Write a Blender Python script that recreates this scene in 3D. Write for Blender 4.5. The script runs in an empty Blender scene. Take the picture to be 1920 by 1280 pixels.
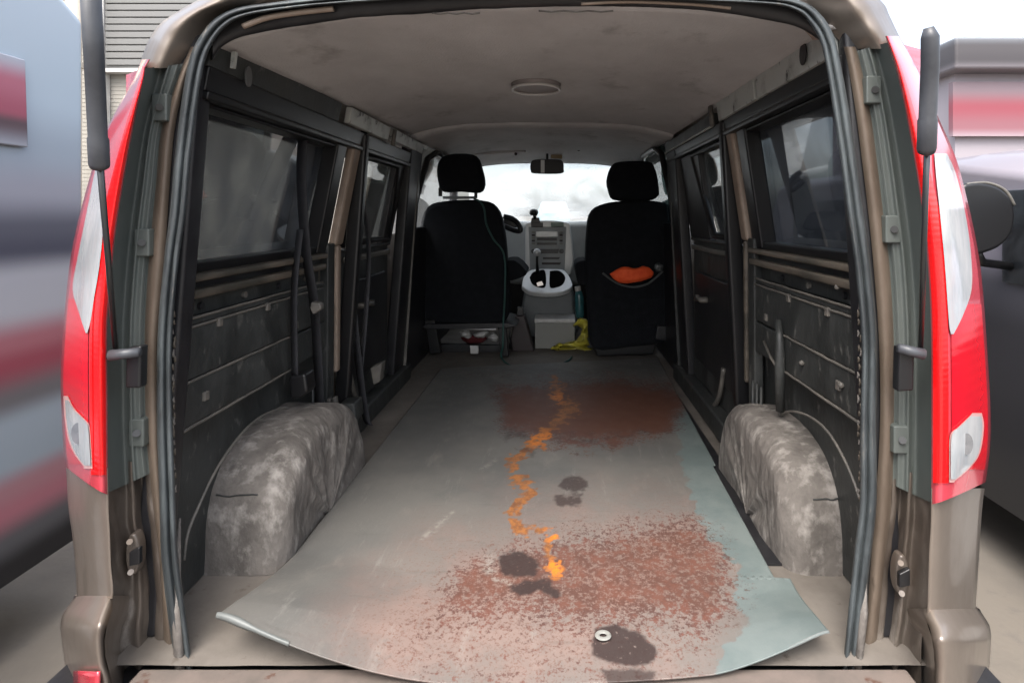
import bpy, math, random
import numpy as np
from mathutils import Vector, noise as mn
random.seed(7)
R = math.radians
sc = bpy.context.scene
# ---------------------------------------------------------------- camera, sky, sun, exposure
CX, CY, F, CAMZ = 1045.0, 405.0, 1065.0, 1.40        # principal point and focal length (pixels of a 1920 wide frame)
cam = bpy.data.objects.new('camera', bpy.data.cameras.new('camera'))
sc.collection.objects.link(cam); sc.camera = cam
cam.location = (0, 0, CAMZ); cam.rotation_euler = (R(90), 0, 0)
cam.data.sensor_width = 36; cam.data.lens = 36 * F / 1920
cam.data.shift_x = (960 - CX) / 1920; cam.data.shift_y = (CY - 640) / 1920
cam.data.clip_start = .02; cam.data.clip_end = 3000
W = bpy.data.worlds.new('World'); sc.world = W; W.use_nodes = True
wn = W.node_tree; wn.nodes.clear()
sky = wn.nodes.new('ShaderNodeTexSky'); sky.sky_type = 'NISHITA'; sky.sun_disc = False
sky.sun_elevation = R(58); sky.sun_rotation = R(196); sky.air_density = 1.0; sky.dust_density = 5.0
bg = wn.nodes.new('ShaderNodeBackground'); bg.inputs[1].default_value = .15
hs = wn.nodes.new('ShaderNodeHueSaturation'); hs.inputs['Saturation'].default_value = .55
wo = wn.nodes.new('ShaderNodeOutputWorld')
wn.links.new(sky.outputs[0], hs.inputs['Color']); wn.links.new(hs.outputs[0], bg.inputs[0]); wn.links.new(bg.outputs[0], wo.inputs[0])
sl = bpy.data.lights.new('sun', 'SUN'); sun = bpy.data.objects.new('sun', sl); sc.collection.objects.link(sun)
sl.energy = .7; sl.angle = R(40); sl.color = (1, .96, .9)
sd = Vector((math.sin(R(196)) * math.cos(R(58)), math.cos(R(196)) * math.cos(R(58)), math.sin(R(58))))
sun.rotation_euler = sd.to_track_quat('Z', 'Y').to_euler()
vs = sc.view_settings; vs.view_transform = 'Standard'; vs.look = 'None'; vs.exposure = 1.75; vs.gamma = 1; vs.use_curve_mapping = False
sc.render.engine = 'CYCLES'
try:
    sc.cycles.use_denoising = True
    sc.cycles.max_bounces = 10; sc.cycles.diffuse_bounces = 6; sc.cycles.transparent_max_bounces = 16
except Exception: pass

# ---------------------------------------------------------------- helpers
def P(px, py, Y): return Vector(((px - CX) * Y / F, Y, -(py - CY) * Y / F))
def PX(px, py, X):
    Y = X * F / (px - CX); return P(px, py, Y)
WLOC = {}
def place(o, parent, center):
    sc.collection.objects.link(o)
    if parent is not None:
        o.parent = parent; o.location = center - WLOC[parent.name]
    else: o.location = center
    WLOC[o.name] = center.copy()
class M:
    def __init__(s): s.v = []; s.f = []
    def add(s, vs_, fs):
        b = len(s.v); s.v += [Vector(v) for v in vs_]; s.f += [tuple(i + b for i in f) for f in fs]; return s
    def box(s, x0, x1, y0, y1, z0, z1):
        return s.add([(x0,y0,z0),(x1,y0,z0),(x1,y1,z0),(x0,y1,z0),(x0,y0,z1),(x1,y0,z1),(x1,y1,z1),(x0,y1,z1)],
                     [(0,3,2,1),(4,5,6,7),(0,1,5,4),(1,2,6,5),(2,3,7,6),(3,0,4,7)])
    def quadbox(s, pts, d):              # prism: polygon pts swept by vector d
        n = len(pts); d = Vector(d)
        return s.add(list(pts) + [Vector(p) + d for p in pts], [tuple(range(n)), tuple(range(2*n-1, n-1, -1))] +
                     [(i, i + n, (i+1) % n + n, (i+1) % n) for i in range(n)])
    def slab(s, pxs, y0, y1):            # an outline given at depth y0, swept straight back to y1
        return s.quadbox([P(a, b, y0) for a, b in pxs], (0, y1 - y0, 0))
    def grid(s, rows, closed=False):
        n = len(rows[0]); b = [p for r in rows for p in r]; fs = []
        for i in range(len(rows) - 1):
            for j in range(n if closed else n - 1):
                k = (j + 1) % n
                fs.append((i*n + j, i*n + k, (i+1)*n + k, (i+1)*n + j))
        return s.add(b, fs)
    def tube(s, pts, r, n=10, flat=1.0, cap=True):
        pts = [Vector(p) for p in pts]; rows = []
        up = Vector((0, 0, 1)); prev = None
        for i, p in enumerate(pts):
            t = (pts[min(i+1, len(pts)-1)] - pts[max(i-1, 0)]).normalized()
            if prev is None:
                a = t.cross(up if abs(t.dot(up)) < .9 else Vector((1, 0, 0))).normalized()
            else: a = (prev - t * prev.dot(t)).normalized()
            prev = a; b = t.cross(a); rr = r[i] if isinstance(r, (list, tuple)) else r
            rows.append([p + (a * math.cos(2*math.pi*k/n) + b * math.sin(2*math.pi*k/n) * flat) * rr for k in range(n)])
        b0 = len(s.v); s.grid(rows, True)
        if cap:
            s.f.append(tuple(b0 + k for k in range(n))); m = b0 + (len(rows)-1)*n
            s.f.append(tuple(m + k for k in reversed(range(n))))
        return s
    def ribbon(s, pts, w, wv):           # flat strap: width w along vector wv
        wv = Vector(wv).normalized() * w / 2
        return s.grid([[Vector(p) - wv, Vector(p) + wv] for p in pts])
    def build(s, name, mat, parent=None, smooth=False, bevel=0, seg=2, solid=0, sub=0, label=None, cat=None, group=None, kind=None, rough=0, rs=8, offset=0):
        vv = s.v
        if rough:
            vv = [v + mn.noise_vector(v * rs) * rough for v in vv]
        c = Vector((sum((v[k] for v in vv)) / len(vv) for k in range(3)))
        me = bpy.data.meshes.new(name); me.from_pydata([v - c for v in vv], [], s.f)
        import bmesh
        bm = bmesh.new(); bm.from_mesh(me); bmesh.ops.recalc_face_normals(bm, faces=bm.faces); bm.to_mesh(me); bm.free()
        me.materials.append(mat)
        if smooth: me.polygons.foreach_set('use_smooth', [True] * len(me.polygons))
        o = bpy.data.objects.new(name, me); place(o, parent, c + Vector((0, 0, CAMZ)))
        if solid: q = o.modifiers.new('s', 'SOLIDIFY'); q.thickness = solid; q.offset = offset
        if bevel:
            q = o.modifiers.new('b', 'BEVEL'); q.width = bevel; q.segments = seg; q.limit_method = 'ANGLE'; q.angle_limit = R(35)
            me.polygons.foreach_set('use_smooth', [True] * len(me.polygons))
            q = o.modifiers.new('wn', 'WEIGHTED_NORMAL')
        if sub: q = o.modifiers.new('u', 'SUBSURF'); q.levels = q.render_levels = sub
        tag(o, label, cat, group, kind); return o
def tag(o, label=None, cat=None, group=None, kind=None):
    for k, v in (('label', label), ('category', cat), ('group', group), ('kind', kind)):
        if v: o[k] = v
def empty(name, loc, label=None, cat=None, group=None, parent=None):
    o = bpy.data.objects.new(name, None); o.empty_display_size = .1
    place(o, parent, Vector(loc)); tag(o, label, cat, group); return o
def curve(pts, n=8):                     # Catmull-Rom through points (tuples of any size)
    pts = [np.array(p, float) for p in pts]; out = []
    for i in range(len(pts) - 1):
        p0, p1, p2, p3 = pts[max(i-1, 0)], pts[i], pts[i+1], pts[min(i+2, len(pts)-1)]
        for k in range(n):
            t = k / n
            out.append(.5*((2*p1) + (-p0+p2)*t + (2*p0-5*p1+4*p2-p3)*t*t + (-p0+3*p1-3*p2+p3)*t**3))
    out.append(pts[-1]); return out
def fn(tab):                             # smooth px(y) from a table of (y, px)
    c = np.array(curve(tab, 6)); ys = np.maximum.accumulate(c[:, 0] + np.arange(len(c)) * 1e-6)
    return lambda y: float(np.interp(y, ys, c[:, 1]))
def circ(n, r=1.0): return [(r*math.cos(2*math.pi*k/n), r*math.sin(2*math.pi*k/n)) for k in range(n)]

# ---------------------------------------------------------------- materials
def mat(name, c1, c2=None, rough=.6, metal=0, scale=6, amt=(.4, .65), bump=0, bscale=60, coat=0, r2=None, c3=None, s3=40, a3=(.6, .7), stretch=None, spec=.5, trans=0):
    m = bpy.data.materials.new(name); m.use_nodes = True; nt = m.node_tree; nd = nt.nodes; L = nt.links
    b = nd['Principled BSDF']; b.inputs['Roughness'].default_value = rough; b.inputs['Metallic'].default_value = metal
    b.inputs['Base Color'].default_value = (*c1, 1); b.inputs['Coat Weight'].default_value = coat; b.inputs['Specular IOR Level'].default_value = spec
    b.inputs['Coat Roughness'].default_value = .08
    if trans: b.inputs['Transmission Weight'].default_value = trans
    tc = nd.new('ShaderNodeTexCoord'); src = tc.outputs['Object']
    if stretch:
        mp = nd.new('ShaderNodeMapping'); mp.inputs['Scale'].default_value = stretch; L.new(src, mp.inputs[0]); src = mp.outputs[0]
    def nz(s, lo, hi, det=6):
        n = nd.new('ShaderNodeTexNoise'); n.inputs['Scale'].default_value = s; n.inputs['Detail'].default_value = det; n.inputs['Roughness'].default_value = .65
        L.new(src, n.inputs['Vector']); r = nd.new('ShaderNodeMapRange'); r.inputs[1].default_value = lo; r.inputs[2].default_value = hi
        L.new(n.outputs['Fac'], r.inputs[0]); return r.outputs[0]
    col = None
    if c2:
        f = nz(scale, *amt); x = nd.new('ShaderNodeMix'); x.data_type = 'RGBA'; L.new(f, x.inputs[0])
        x.inputs[6].default_value = (*c1, 1); x.inputs[7].default_value = (*c2, 1); col = x.outputs[2]
        if r2 is not None:
            q = nd.new('ShaderNodeMapRange'); q.inputs[3].default_value = rough; q.inputs[4].default_value = r2; L.new(f, q.inputs[0]); L.new(q.outputs[0], b.inputs['Roughness'])
    if c3:
        f = nz(s3, *a3); x = nd.new('ShaderNodeMix'); x.data_type = 'RGBA'; L.new(f, x.inputs[0])
        if col is not None: L.new(col, x.inputs[6])
        else: x.inputs[6].default_value = (*c1, 1)
        x.inputs[7].default_value = (*c3, 1); col = x.outputs[2]
    if col is not None: L.new(col, b.inputs['Base Color'])
    if bump:
        n = nd.new('ShaderNodeTexNoise'); n.inputs['Scale'].default_value = bscale; n.inputs['Detail'].default_value = 5; L.new(src, n.inputs['Vector'])
        bp = nd.new('ShaderNodeBump'); bp.inputs['Strength'].default_value = bump; bp.inputs['Distance'].default_value = .01
        L.new(n.outputs['Fac'], bp.inputs['Height']); L.new(bp.outputs[0], b.inputs['Normal'])
    return m
paint   = mat('champagne_paint', (.27,.228,.192), (.20,.166,.138), .30, .55, 5, (.42,.72), coat=.4, r2=.5, c3=(.10,.085,.07), s3=9, a3=(.62,.82), stretch=(1,1,.5))
jambp   = mat('dirty_jamb_paint', (.095,.076,.062), (.18,.155,.13), .4, .3, 9, (.45,.7), r2=.65, c3=(.30,.27,.24), s3=20, a3=(.62,.74), stretch=(1,1,.4), bump=.3, bscale=30, coat=.5)
jambg   = mat('grey_green_panel', (.075,.088,.082), (.105,.117,.108), .5, 0, 6, (.4,.75), stretch=(1,1,.4), coat=.15)
flangem = mat('brown_flange', (.10,.076,.057), (.165,.13,.10), .45, .1, 14, (.4,.7), c3=(.06,.045,.035), s3=35, a3=(.62,.72), stretch=(1,1,.3))
rubber  = mat('door_rubber', (.035,.041,.044), (.085,.10,.105), .38, 0, 14, (.45,.7), r2=.6, c3=(.16,.15,.13), s3=30, a3=(.62,.75), stretch=(1,1,.3), bump=.25)
trim    = mat('dusty_black_trim', (.022,.024,.0235), (.052,.055,.053), .40, 0, 9, (.36,.70), r2=.68, c3=(.17,.165,.15), s3=26, a3=(.60,.76), bump=.12, bscale=90, stretch=(1,1,.55))
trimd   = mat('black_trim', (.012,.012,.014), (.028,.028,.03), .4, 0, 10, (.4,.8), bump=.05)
trimw   = mat('worn_and_highlight_trim', (.10,.095,.085), (.17,.155,.135), .5, 0, 20, (.4,.7), stretch=(1,.4,1))
rail    = mat('dirty_belt_rail', (.15,.125,.098), (.055,.05,.04), .5, .1, 9, (.42,.6), stretch=(1,.35,1), bump=.1)
beige   = mat('beige_pillar', (.30,.235,.185), (.21,.16,.125), .5, .1, 12, (.4,.75))
greym   = mat('spotted_grey_metal', (.50,.52,.49), (.26,.26,.24), .45, .2, 12, (.5,.7), c3=(.05,.045,.04), s3=26, a3=(.6,.66), bump=.2, bscale=25)
liner   = mat('headliner_cloth', (.58,.565,.56), (.45,.436,.43), .95, 0, 3.5, (.35,.7), c3=(.27,.25,.24), s3=6, a3=(.58,.8), bump=.25, bscale=220, stretch=(1,.7,1), spec=.1)
felt    = mat('trodden_felt', (.155,.14,.126), (.095,.085,.076), .95, 0, 19, (.42,.66), c3=(.285,.265,.242), s3=30, a3=(.50,.68), bump=.6, bscale=60, stretch=(.7,1,.5))
floorm  = mat('dusty_floor', (.165,.147,.128), (.105,.092,.078), .75, 0, 5, (.4,.7), c3=(.075,.058,.045), s3=22, a3=(.62,.75), bump=.1)
sillm   = mat('scuffed_sill', (.19,.155,.135), (.13,.112,.098), .5, .1, 10, (.4,.65), c3=(.10,.05,.035), s3=14, a3=(.6,.66))
seatm   = mat('black_seat_cloth', (.009,.010,.012), (.013,.014,.017), .9, 0, 30, (.4,.7), bump=.3, bscale=300, spec=.15)
consm   = mat('console_grey', (.13,.142,.145), (.10,.11,.112), .5, 0, 5, (.4,.8))
plast   = mat('grey_plastic', (.34,.36,.365), (.27,.285,.29), .45, 0, 5, (.4,.8))
plastl  = mat('silver_plastic', (.70,.71,.70), (.58,.59,.59), .35, .2, 8, (.4,.8))
black   = mat('black_plastic', (.01,.01,.011), None, .35)
strutm  = mat('strut_coat', (.05,.053,.06), (.09,.095,.105), .4, 0, 12, (.4,.8))
rodm    = mat('strut_rod', (.09,.095,.10), None, .3, .8)
red     = mat('red_lens', (.72,.006,.018), (.62,.006,.02), .12, 0, 3, (.4,.7), coat=.8)
redd    = mat('pink_red_lens', (.58,.06,.085), (.48,.035,.05), .15, 0, 3, (.4,.7), coat=.9)
redb    = mat('bright_red_strip', (.85,.008,.01), None, .2, 0, coat=.6)
clear   = mat('clear_lens', (.62,.62,.62), (.30,.35,.38), .08, .1, 9, (.4,.72), coat=1, c3=(.55,.38,.35), s3=6, a3=(.55,.8), bump=.12, bscale=35, stretch=(1,1,.35))
pinkrim = mat('pink_lens_rim', (.70,.40,.38), None, .15, 0, coat=.8)
ringm   = mat('lamp_ring', (.30,.31,.33), (.42,.43,.45), .15, .7, 40, (.4,.7))
belt    = mat('belt_webbing', (.018,.018,.021), (.028,.028,.032), .7, 0, 40, (.4,.7))
chrome  = mat('chrome', (.6,.6,.6), None, .15, 1)
white   = mat('white_card', (.58,.57,.55), (.45,.44,.42), .6, 0, 20, (.4,.7))
cardg   = mat('grey_card', (.24,.24,.22), None, .6)
yellow  = mat('yellow_plastic_film', (.55,.48,.06), (.35,.31,.05), .35, 0, 12, (.4,.7), bump=.3, bscale=30)
orange  = mat('orange_cloth', (1.0,.13,.03), (.9,.08,.015), .75, 0, 30, (.4,.7), bump=.4, bscale=60)
green   = mat('green_cord', (.02,.07,.06), None, .5)
brownp  = mat('brown_plastic', (.035,.025,.025), None, .5)
teal    = mat('teal_bottle', (.03,.10,.11), None, .15, 0)
lcd     = mat('green_display', (.03,.11,.08), None, .2)
paper   = mat('tan_card', (.42,.32,.18), None, .7)
pipem   = mat('beige_pipe', (.55,.50,.42), None, .5)
tyre    = mat('tyre', (.02,.02,.02), None, .8)
curl    = mat('pale_bent_metal', (.14,.15,.145), (.09,.10,.095), .45, .1, 10, (.4,.7), c3=(.45,.28,.2), s3=7, a3=(.6,.75))

def ribs(m, sc_, st, dr='Z'):
    nt = m.node_tree; nd = nt.nodes; L = nt.links; b = nd['Principled BSDF']
    tc = nd.new('ShaderNodeTexCoord'); w = nd.new('ShaderNodeTexWave'); w.bands_direction = dr; w.inputs['Scale'].default_value = sc_; w.inputs['Distortion'].default_value = .6
    L.new(tc.outputs['Object'], w.inputs[0]); bp = nd.new('ShaderNodeBump'); bp.inputs['Strength'].default_value = st; bp.inputs['Distance'].default_value = .004
    L.new(w.outputs['Fac'], bp.inputs['Height']); L.new(bp.outputs[0], b.inputs['Normal'])
ribs(red, 17, .05); ribs(redb, 30, .06)
def glass(name, tint, opac, haze=(.2,.22,.24), hz=.15, rough=.03, scale=4, through=.5):
    m = bpy.data.materials.new(name); m.use_nodes = True; nt = m.node_tree; nd = nt.nodes; L = nt.links; nd.clear()
    out = nd.new('ShaderNodeOutputMaterial'); tr = nd.new('ShaderNodeBsdfTransparent'); tr.inputs[0].default_value = (*tint, 1)
    df = nd.new('ShaderNodeBsdfDiffuse'); df.inputs[0].default_value = (*haze, 1); tl = nd.new('ShaderNodeBsdfTranslucent'); tl.inputs[0].default_value = (*haze, 1)
    a0 = nd.new('ShaderNodeMixShader'); a0.inputs[0].default_value = through; L.new(df.outputs[0], a0.inputs[1]); L.new(tl.outputs[0], a0.inputs[2])
    n = nd.new('ShaderNodeTexNoise'); n.inputs['Scale'].default_value = scale; n.inputs['Detail'].default_value = 9; n.inputs['Distortion'].default_value = 1.2
    tc = nd.new('ShaderNodeTexCoord'); L.new(tc.outputs['Object'], n.inputs['Vector'])
    mr = nd.new('ShaderNodeMapRange'); mr.inputs[1].default_value = .35; mr.inputs[2].default_value = .75; mr.inputs[3].default_value = hz*.35; mr.inputs[4].default_value = hz*1.6
    L.new(n.outputs['Fac'], mr.inputs[0])
    a = nd.new('ShaderNodeMixShader'); L.new(mr.outputs[0], a.inputs[0]); L.new(tr.outputs[0], a.inputs[1]); L.new(a0.outputs[0], a.inputs[2])
    gl = nd.new('ShaderNodeBsdfGlossy'); gl.inputs['Roughness'].default_value = rough
    lw = nd.new('ShaderNodeLayerWeight'); lw.inputs[0].default_value = .5
    fr = nd.new('ShaderNodeMapRange'); fr.inputs[1].default_value = .35; fr.inputs[2].default_value = 1; fr.inputs[3].default_value = .035; fr.inputs[4].default_value = .5; L.new(lw.outputs['Facing'], fr.inputs[0])
    b = nd.new('ShaderNodeMixShader'); L.new(fr.outputs[0], b.inputs[0]); L.new(a.outputs[0], b.inputs[1]); L.new(gl.outputs[0], b.inputs[2])
    L.new(b.outputs[0], out.inputs[0]); return m
tint   = glass('tinted_window_glass', (.42,.44,.45), 1, (.16,.175,.195), .36, scale=7)
tintl  = glass('light_window_glass', (.55,.57,.56), 1, (.3,.3,.3), .1)
wsglass = glass('fogged_windscreen_glass', (.97,.99,.98), 1, (.93,.95,.94), .34, .05, 2.2, .93)

# ---------------------------------------------------------------- ground
g = M(); g.add([(-1500,-1500,-1.4),(1500,-1500,-1.4),(1500,1500,-1.4),(-1500,1500,-1.4)], [(0,1,2,3)])
g.build('ground', mat('dusty_yard_asphalt', (.17,.15,.125), (.11,.10,.088), .9, 0, .8, (.4,.65), c3=(.12,.11,.1), s3=6, a3=(.6,.75), bump=.2, bscale=40), kind='structure')

# ---------------------------------------------------------------- the van
van = empty('van', (-.06, 2.7, 0), 'champagne van with its tailgate open and dusty cargo bay in view', 'van')
YR = 1.05
# per-side numbers: sign, wall x below the belt, x at the top, belt height, window top, roof rail low/high, outer skin
SIDE = {-1: dict(s=-1, xb=-.75, xt=-.66, zb=-.12, zt=.228, r0=.288, r1=.345, xo=-.93, dz=0),
         1: dict(s=1, xb=.60, xt=.53, zb=-.098, zt=.262, r0=.31, r1=.372, xo=.82, dz=.025)}
def XW(S, z):
    if z <= S['zb']: return S['xb']
    return S['xb'] + (S['xt'] - S['xb']) * min(1.2, (z - S['zb']) / (S['r1'] - S['zb']))
def wallbox(S, y0, y1, z0, z1, d=.0, t=.02):       # panel lying along the wall, inner face d inboard of it, t thick
    s = S['s']; a0 = XW(S, z0) - s*d; a1 = XW(S, z1) - s*d
    return M().quadbox([(a0, y0, z0), (a1, y0, z1), (a1 + s*t, y0, z1), (a0 + s*t, y0, z0)], (0, y1 - y0, 0))

# floor and sill
m = M(); rows = []
for i in range(50):
    y = 1.012 + i * (4.2 - 1.012) / 49
    rows.append([(-.80 + 1.46*k/40, y, -.80 + .002*mn.noise(Vector((k*.3, i*.3, 0)))) for k in range(41)])
m.grid(rows); m.build('cargo_floor', floorm, van, smooth=True)
M().box(.44, .535, 1.30, 3.1, -.80, -.795).build('floor_gap_shade', trimd, van)  # thin dark strip standing in for the shadow between sheet and right arch
m = M().box(-.74, .62, .90, 1.0095, -.83, -.803); m.build('sill_plate', sillm, van, bevel=.004)
m = M().box(-.80, .66, .80, .896, -.90, -.845); m.build('bumper_step', sillm, van, bevel=.012)
m = M().box(-.92, .80, 1.02, 4.3, -.98, -.84); m.build('underbody', trimd, van)
# painted lip between sill and the seal, both corners
for s in (-1, 1):
    x = -.685 if s < 0 else .545
    M().tube([(x, 1.03, -.82), (x + s*.014, 1.045, -.72), (x + s*.02, 1.06, -.66), (x + s*.024, 1.07, -.58)], [.007,.010,.006,.003], 8).build('torn_trim', felt, van, smooth=True, rough=.012, rs=40)

# headliner
def linerZ(X, Y):
    u = (X + .065) / .60
    near = .402 - .055 * abs(u)**2.6 - (.018 if u < 0 else -.012) * abs(u)**1.5
    far = .43 - .055 * abs(u)**4 
    t = min(1, (Y - 1.08) / 1.5); return near + (far - near) * t
rows = []
for i in range(60):
    y = 1.085 + i * (2.62 - 1.085) / 59
    rows.append([(-.665 + 1.20*k/48, y, linerZ(-.665 + 1.20*k/48, y) + .0022*mn.noise(Vector((k*.2, i*.2, 3)))+.004*math.exp(-((abs(-.665 + 1.2*k/48+.065)-.47)/.02)**2)) for k in range(49)])
M().grid(rows).build('headliner', liner, van, smooth=True, solid=.006)
rows = []
for i, (y, dz) in enumerate([(2.60, .0), (2.62, -.012), (2.65, -.018), (2.70, -.014), (2.9, .0), (3.3, .002), (3.6, -.012), (3.78, -.045), (3.84, -.075)]):
    rows.append([(-.68 + 1.22*k/30, y, .432 - .06*abs((-.68+1.22*k/30 + .065)/.6)**3.5 + dz) for k in range(31)])
M().grid(rows).build('front_headliner', liner, van, smooth=True, solid=.006)
lx, ly, lz = (1005-CX)*1.77/F, 1.77, .401
dome = M().tube([(lx, ly, lz+.01), (lx, ly, lz-.006)], [.078, .074], 40).build('dome_light', mat('dome_lamp_grey', (.25,.22,.21), None, .5), van, bevel=.003)
M().tube([(lx + .074*math.cos(a), ly + .074*math.sin(a), lz-.007) for a in [2*math.pi*k/40 for k in range(41)]], .0045, 6, cap=False).build('rim', mat('pale_rim', (.5,.48,.46), None, .3), dome, smooth=True)

# roof outer skin
rows = []
for i, y in enumerate([1.12, 1.3, 2.0, 3.0, 3.6, 3.9]):
    dz = -.05 * (i == 0) - .03 * (i == 5)
    rows.append([(-.80 + 1.46*k/30, y, .50 - .20*abs((-.80+1.46*k/30 + .07)/.73)**3.5 + dz) for k in range(31)])
M().grid(rows).build('roof', paint, van, smooth=True, solid=.01)

def side(S):
    s = S['s']; dz = S['dz']
    # ---- quarter wall, belt line and panels between rear post and C pillar
    y0, y1 = 1.10, (1.83 if s < 0 else 1.76)
    zb = S['zb']
    wallbox(S, y0, y1, zb - .015, zb + .0, .012, .03).build('belt_rail', rail, van, bevel=.004, rough=.002, rs=20)
    wallbox(S, y0, y1, zb - .052, zb - .032, .008, .03).build('belt_rail', rail, van, bevel=.005, rough=.003, rs=20)
    wallbox(S, y0, y1, zb - .032, zb - .015, -.012, .01).build('rail_channel', trimd, van)
    wallbox(S, y0, y1, zb - .09, zb - .052, -.02, .01).build('recess_panel', trim, van, rough=.002, rs=15)
    for k in range(4):
        yy = y0 + .12 + .17*k
        M().tube([(S['xb'] + s*.019, yy, zb-.072), (S['xb'] + s*.012, yy, zb-.072)], .008, 12).build('rail_hole', trimw if k % 2 else trimd, van)
    edges = [zb - .09, zb - .108, zb - .218, zb - .312, -.80]
    for a, b in zip(edges[:-1], edges[1:]):
        wallbox(S, y0, y1, b + .003, a - .003, (0 if b > -.79 else -.035), .012).build('wall_panel', trim, van, bevel=.003)
    for z in edges[:-1]:
        x = S['xb'] - s*.001
        ye = y1 - (.02 if z > -.25 else .22)
        M().tube([(x, y0 + (ye-y0)*k/14, z + .0015*mn.noise(Vector((k*.7, z*9, s)))) for k in range(15)], .0032, 6).build('panel_seam', trimw, van, smooth=True)  # pale bead: the highlight along the panel edge is put into its colour
    wallbox(S, y0, y1 + .05, -.80, zb - .08, -.052, .01).build('inner_skin', trimd, van)
    # small clips on the panels
    for (yy, zz) in [(1.25, zb-.112), (1.46, zb-.112), (1.2, zb-.26), (1.62, zb-.19)]:
        M().box(S['xb'] - s*.006, S['xb'] + s*.003, yy, yy+.016, zz-.012, zz+.008).build('clip', trimw, van, bevel=.002)
    # ---- wheel arch
    inner = -.612 if s < 0 else .510
    yc, hw, h = 1.52, .255, (.268 if s < 0 else .262)
    rows = []
    n = 70; rad = .055
    for i in range(n + 1):
        a = math.pi * i / n
        c, q = math.cos(a), math.sin(a)
        ry = math.copysign(abs(c)**.72, c) * (1 if c > 0 else 1.28); rz = abs(q)**(.60 if c > 0 else .60 + .32*min(1, -c*2.5))
        row = []
        xw = S['xb'] + s*(.055 if s < 0 else .085); span = abs(xw - inner)
        for k in range(27):
            d = k / 18 * span if k <= 18 else span          # outward run, then round over the edge
            t = 0
            if k <= 18: x = xw - s*d*(1 - rad/span); sh = 0
            else:
                t = (k - 18) / 8; x = inner + s*rad*(1 - math.sin(t*math.pi/2)); sh = rad*(1 - math.cos(t*math.pi/2))
            f = 1 - sh/.3
            y = yc - ry*hw*f; z = -.80 + rz*h*f
            p = Vector((x, y, z)); nv = mn.noise_vector(p*5)*.007 + mn.noise_vector(p*18)*.0022 + mn.noise_vector(p*50)*.0007; nv -= Vector((0, 0, .02*max(0, 1-abs(mn.noise(p*Vector((5,9,9)) ))*9))) if False else Vector((0,0,0)); cr = mn.noise(Vector((p.x*7+3, p.y*13, p.z*10))); nv += Vector((0, 0, -.006*max(0, 1-abs(cr)*14)))
            row.append(p + nv)
        # inner face down to the arch centre
        last = row[-1]
        for t in (.25, .5, .75, 1):
            p = Vector((inner - s*.002 + .012*mn.noise(Vector((last.y*26, t*.8, s*3))), last.y + (yc - last.y)*t, last.z + (-.80 - last.z)*t))
            row.append(p + mn.noise_vector(p*14)*.008)
        rows.append(row)
    arch = M().grid(rows).build('wheel_arch_cover', felt, van, smooth=True, label='matted grey cover over the %s wheel arch' % ('left' if s < 0 else 'right'))
    # taped seam across the cover
    i = int(n*.17); M().tube([(r_ + rows[i-1][q_])/2 + Vector((0, -.001, .001)) for q_, r_ in list(enumerate(rows[i]))[4:17]], .0016, 5).build('seam', trim, arch, smooth=True)
    pts = [(345,1050),(352,1000),(372,950),(400,890),(430,842),(465,800),(500,775),(540,765),(572,782)] if s < 0 else \
          [(1612,935),(1600,900),(1585,865),(1560,820),(1535,792),(1505,775),(1475,772),(1450,790)]
    M().tube([PX(a[0], a[1], S['xb'] + s*.000) for a in curve(pts, 5)], .003, 8).build('arch_moulding', trimw, van, smooth=True)
    # ---- upper trim over windows, roof rail
    yf = 2.78
    wallbox(S, 1.09, yf, S['zt'] + .012, S['r0'], .004, .03).build('upper_trim', black, van, bevel=.004)
    wallbox(S, 1.09, yf, S['zt'] - .004, S['zt'] + .012, .012, .03).build('window_header', black, van, bevel=.004)
    if s < 0:
        wallbox(S, 1.09, 1.74, S['r0'], S['r1'], .002, .02).build('roof_rail', trim, van, bevel=.003, rough=.003, rs=12)
        wallbox(S, 1.80, 2.22, S['r0'] + .006, S['r1'], .010, .02).build('roof_rail', greym, van, bevel=.003, rough=.003, rs=12)
        wallbox(S, 2.27, yf, S['r0'] + .016, S['r1'] + .004, .008, .02).build('roof_rail', greym, van, bevel=.003, rough=.003, rs=12)
        M().slab([(434,97),(441,97),(437,127),(431,128)], 1.135, 1.145).build('rail_hole', greym, van)
        M().quadbox([Vector((XW(S, .30)+.006, 1.215 + .012*a, .298 + .022*b)) for a, b in circ(14)], (.004, 0, 0)).build('rail_hole', mat('oval_grey', (.10,.10,.10), None, .6), van)
    else:
        wallbox(S, 1.10, 1.50, S['r0'], S['r1'], .010, .02).build('roof_rail', greym, van, bevel=.003, rough=.003, rs=12)
        wallbox(S, 1.515, 1.86, S['r0'], S['r1'], .012, .02).build('roof_rail', greym, van, bevel=.003, rough=.003, rs=12)
        wallbox(S, 1.93, yf, S['r0']-.006, S['r1']-.022, .008, .02).build('roof_rail', trim, van, bevel=.003, rough=.003, rs=12)
        M().tube([(XW(S,.31)-.012, 1.93 + .85*k/8, .306) for k in range(9)], .004, 6).build('rail_edge', greym, van, smooth=True)
        M().quadbox([Vector((XW(S, .34)-.017, 1.20 + .016*a, .342 + .024*b)) for a, b in circ(14)], (.003, 0, 0)).build('rail_hole', trimd, van)
    for yy in ((2.24, 2.255) if s < 0 else (1.895, 1.91)):
        M().tube([(XW(S, S['r1']) - s*.018, yy, S['r1']-.004), (XW(S, S['r0']) - s*.02, yy, S['r0']-.01)], .006, 6).build('rail_bracket', trimw, van, smooth=True)
    # ---- quarter window
    ye = 1.785 if s < 0 else 1.68
    win = wallbox(S, 1.09, ye + .06, zb, S['zt'], -.062, .004).build('quarter_window', tint, van, label='dark tinted %s rear quarter window' % ('left' if s < 0 else 'right'))
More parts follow.
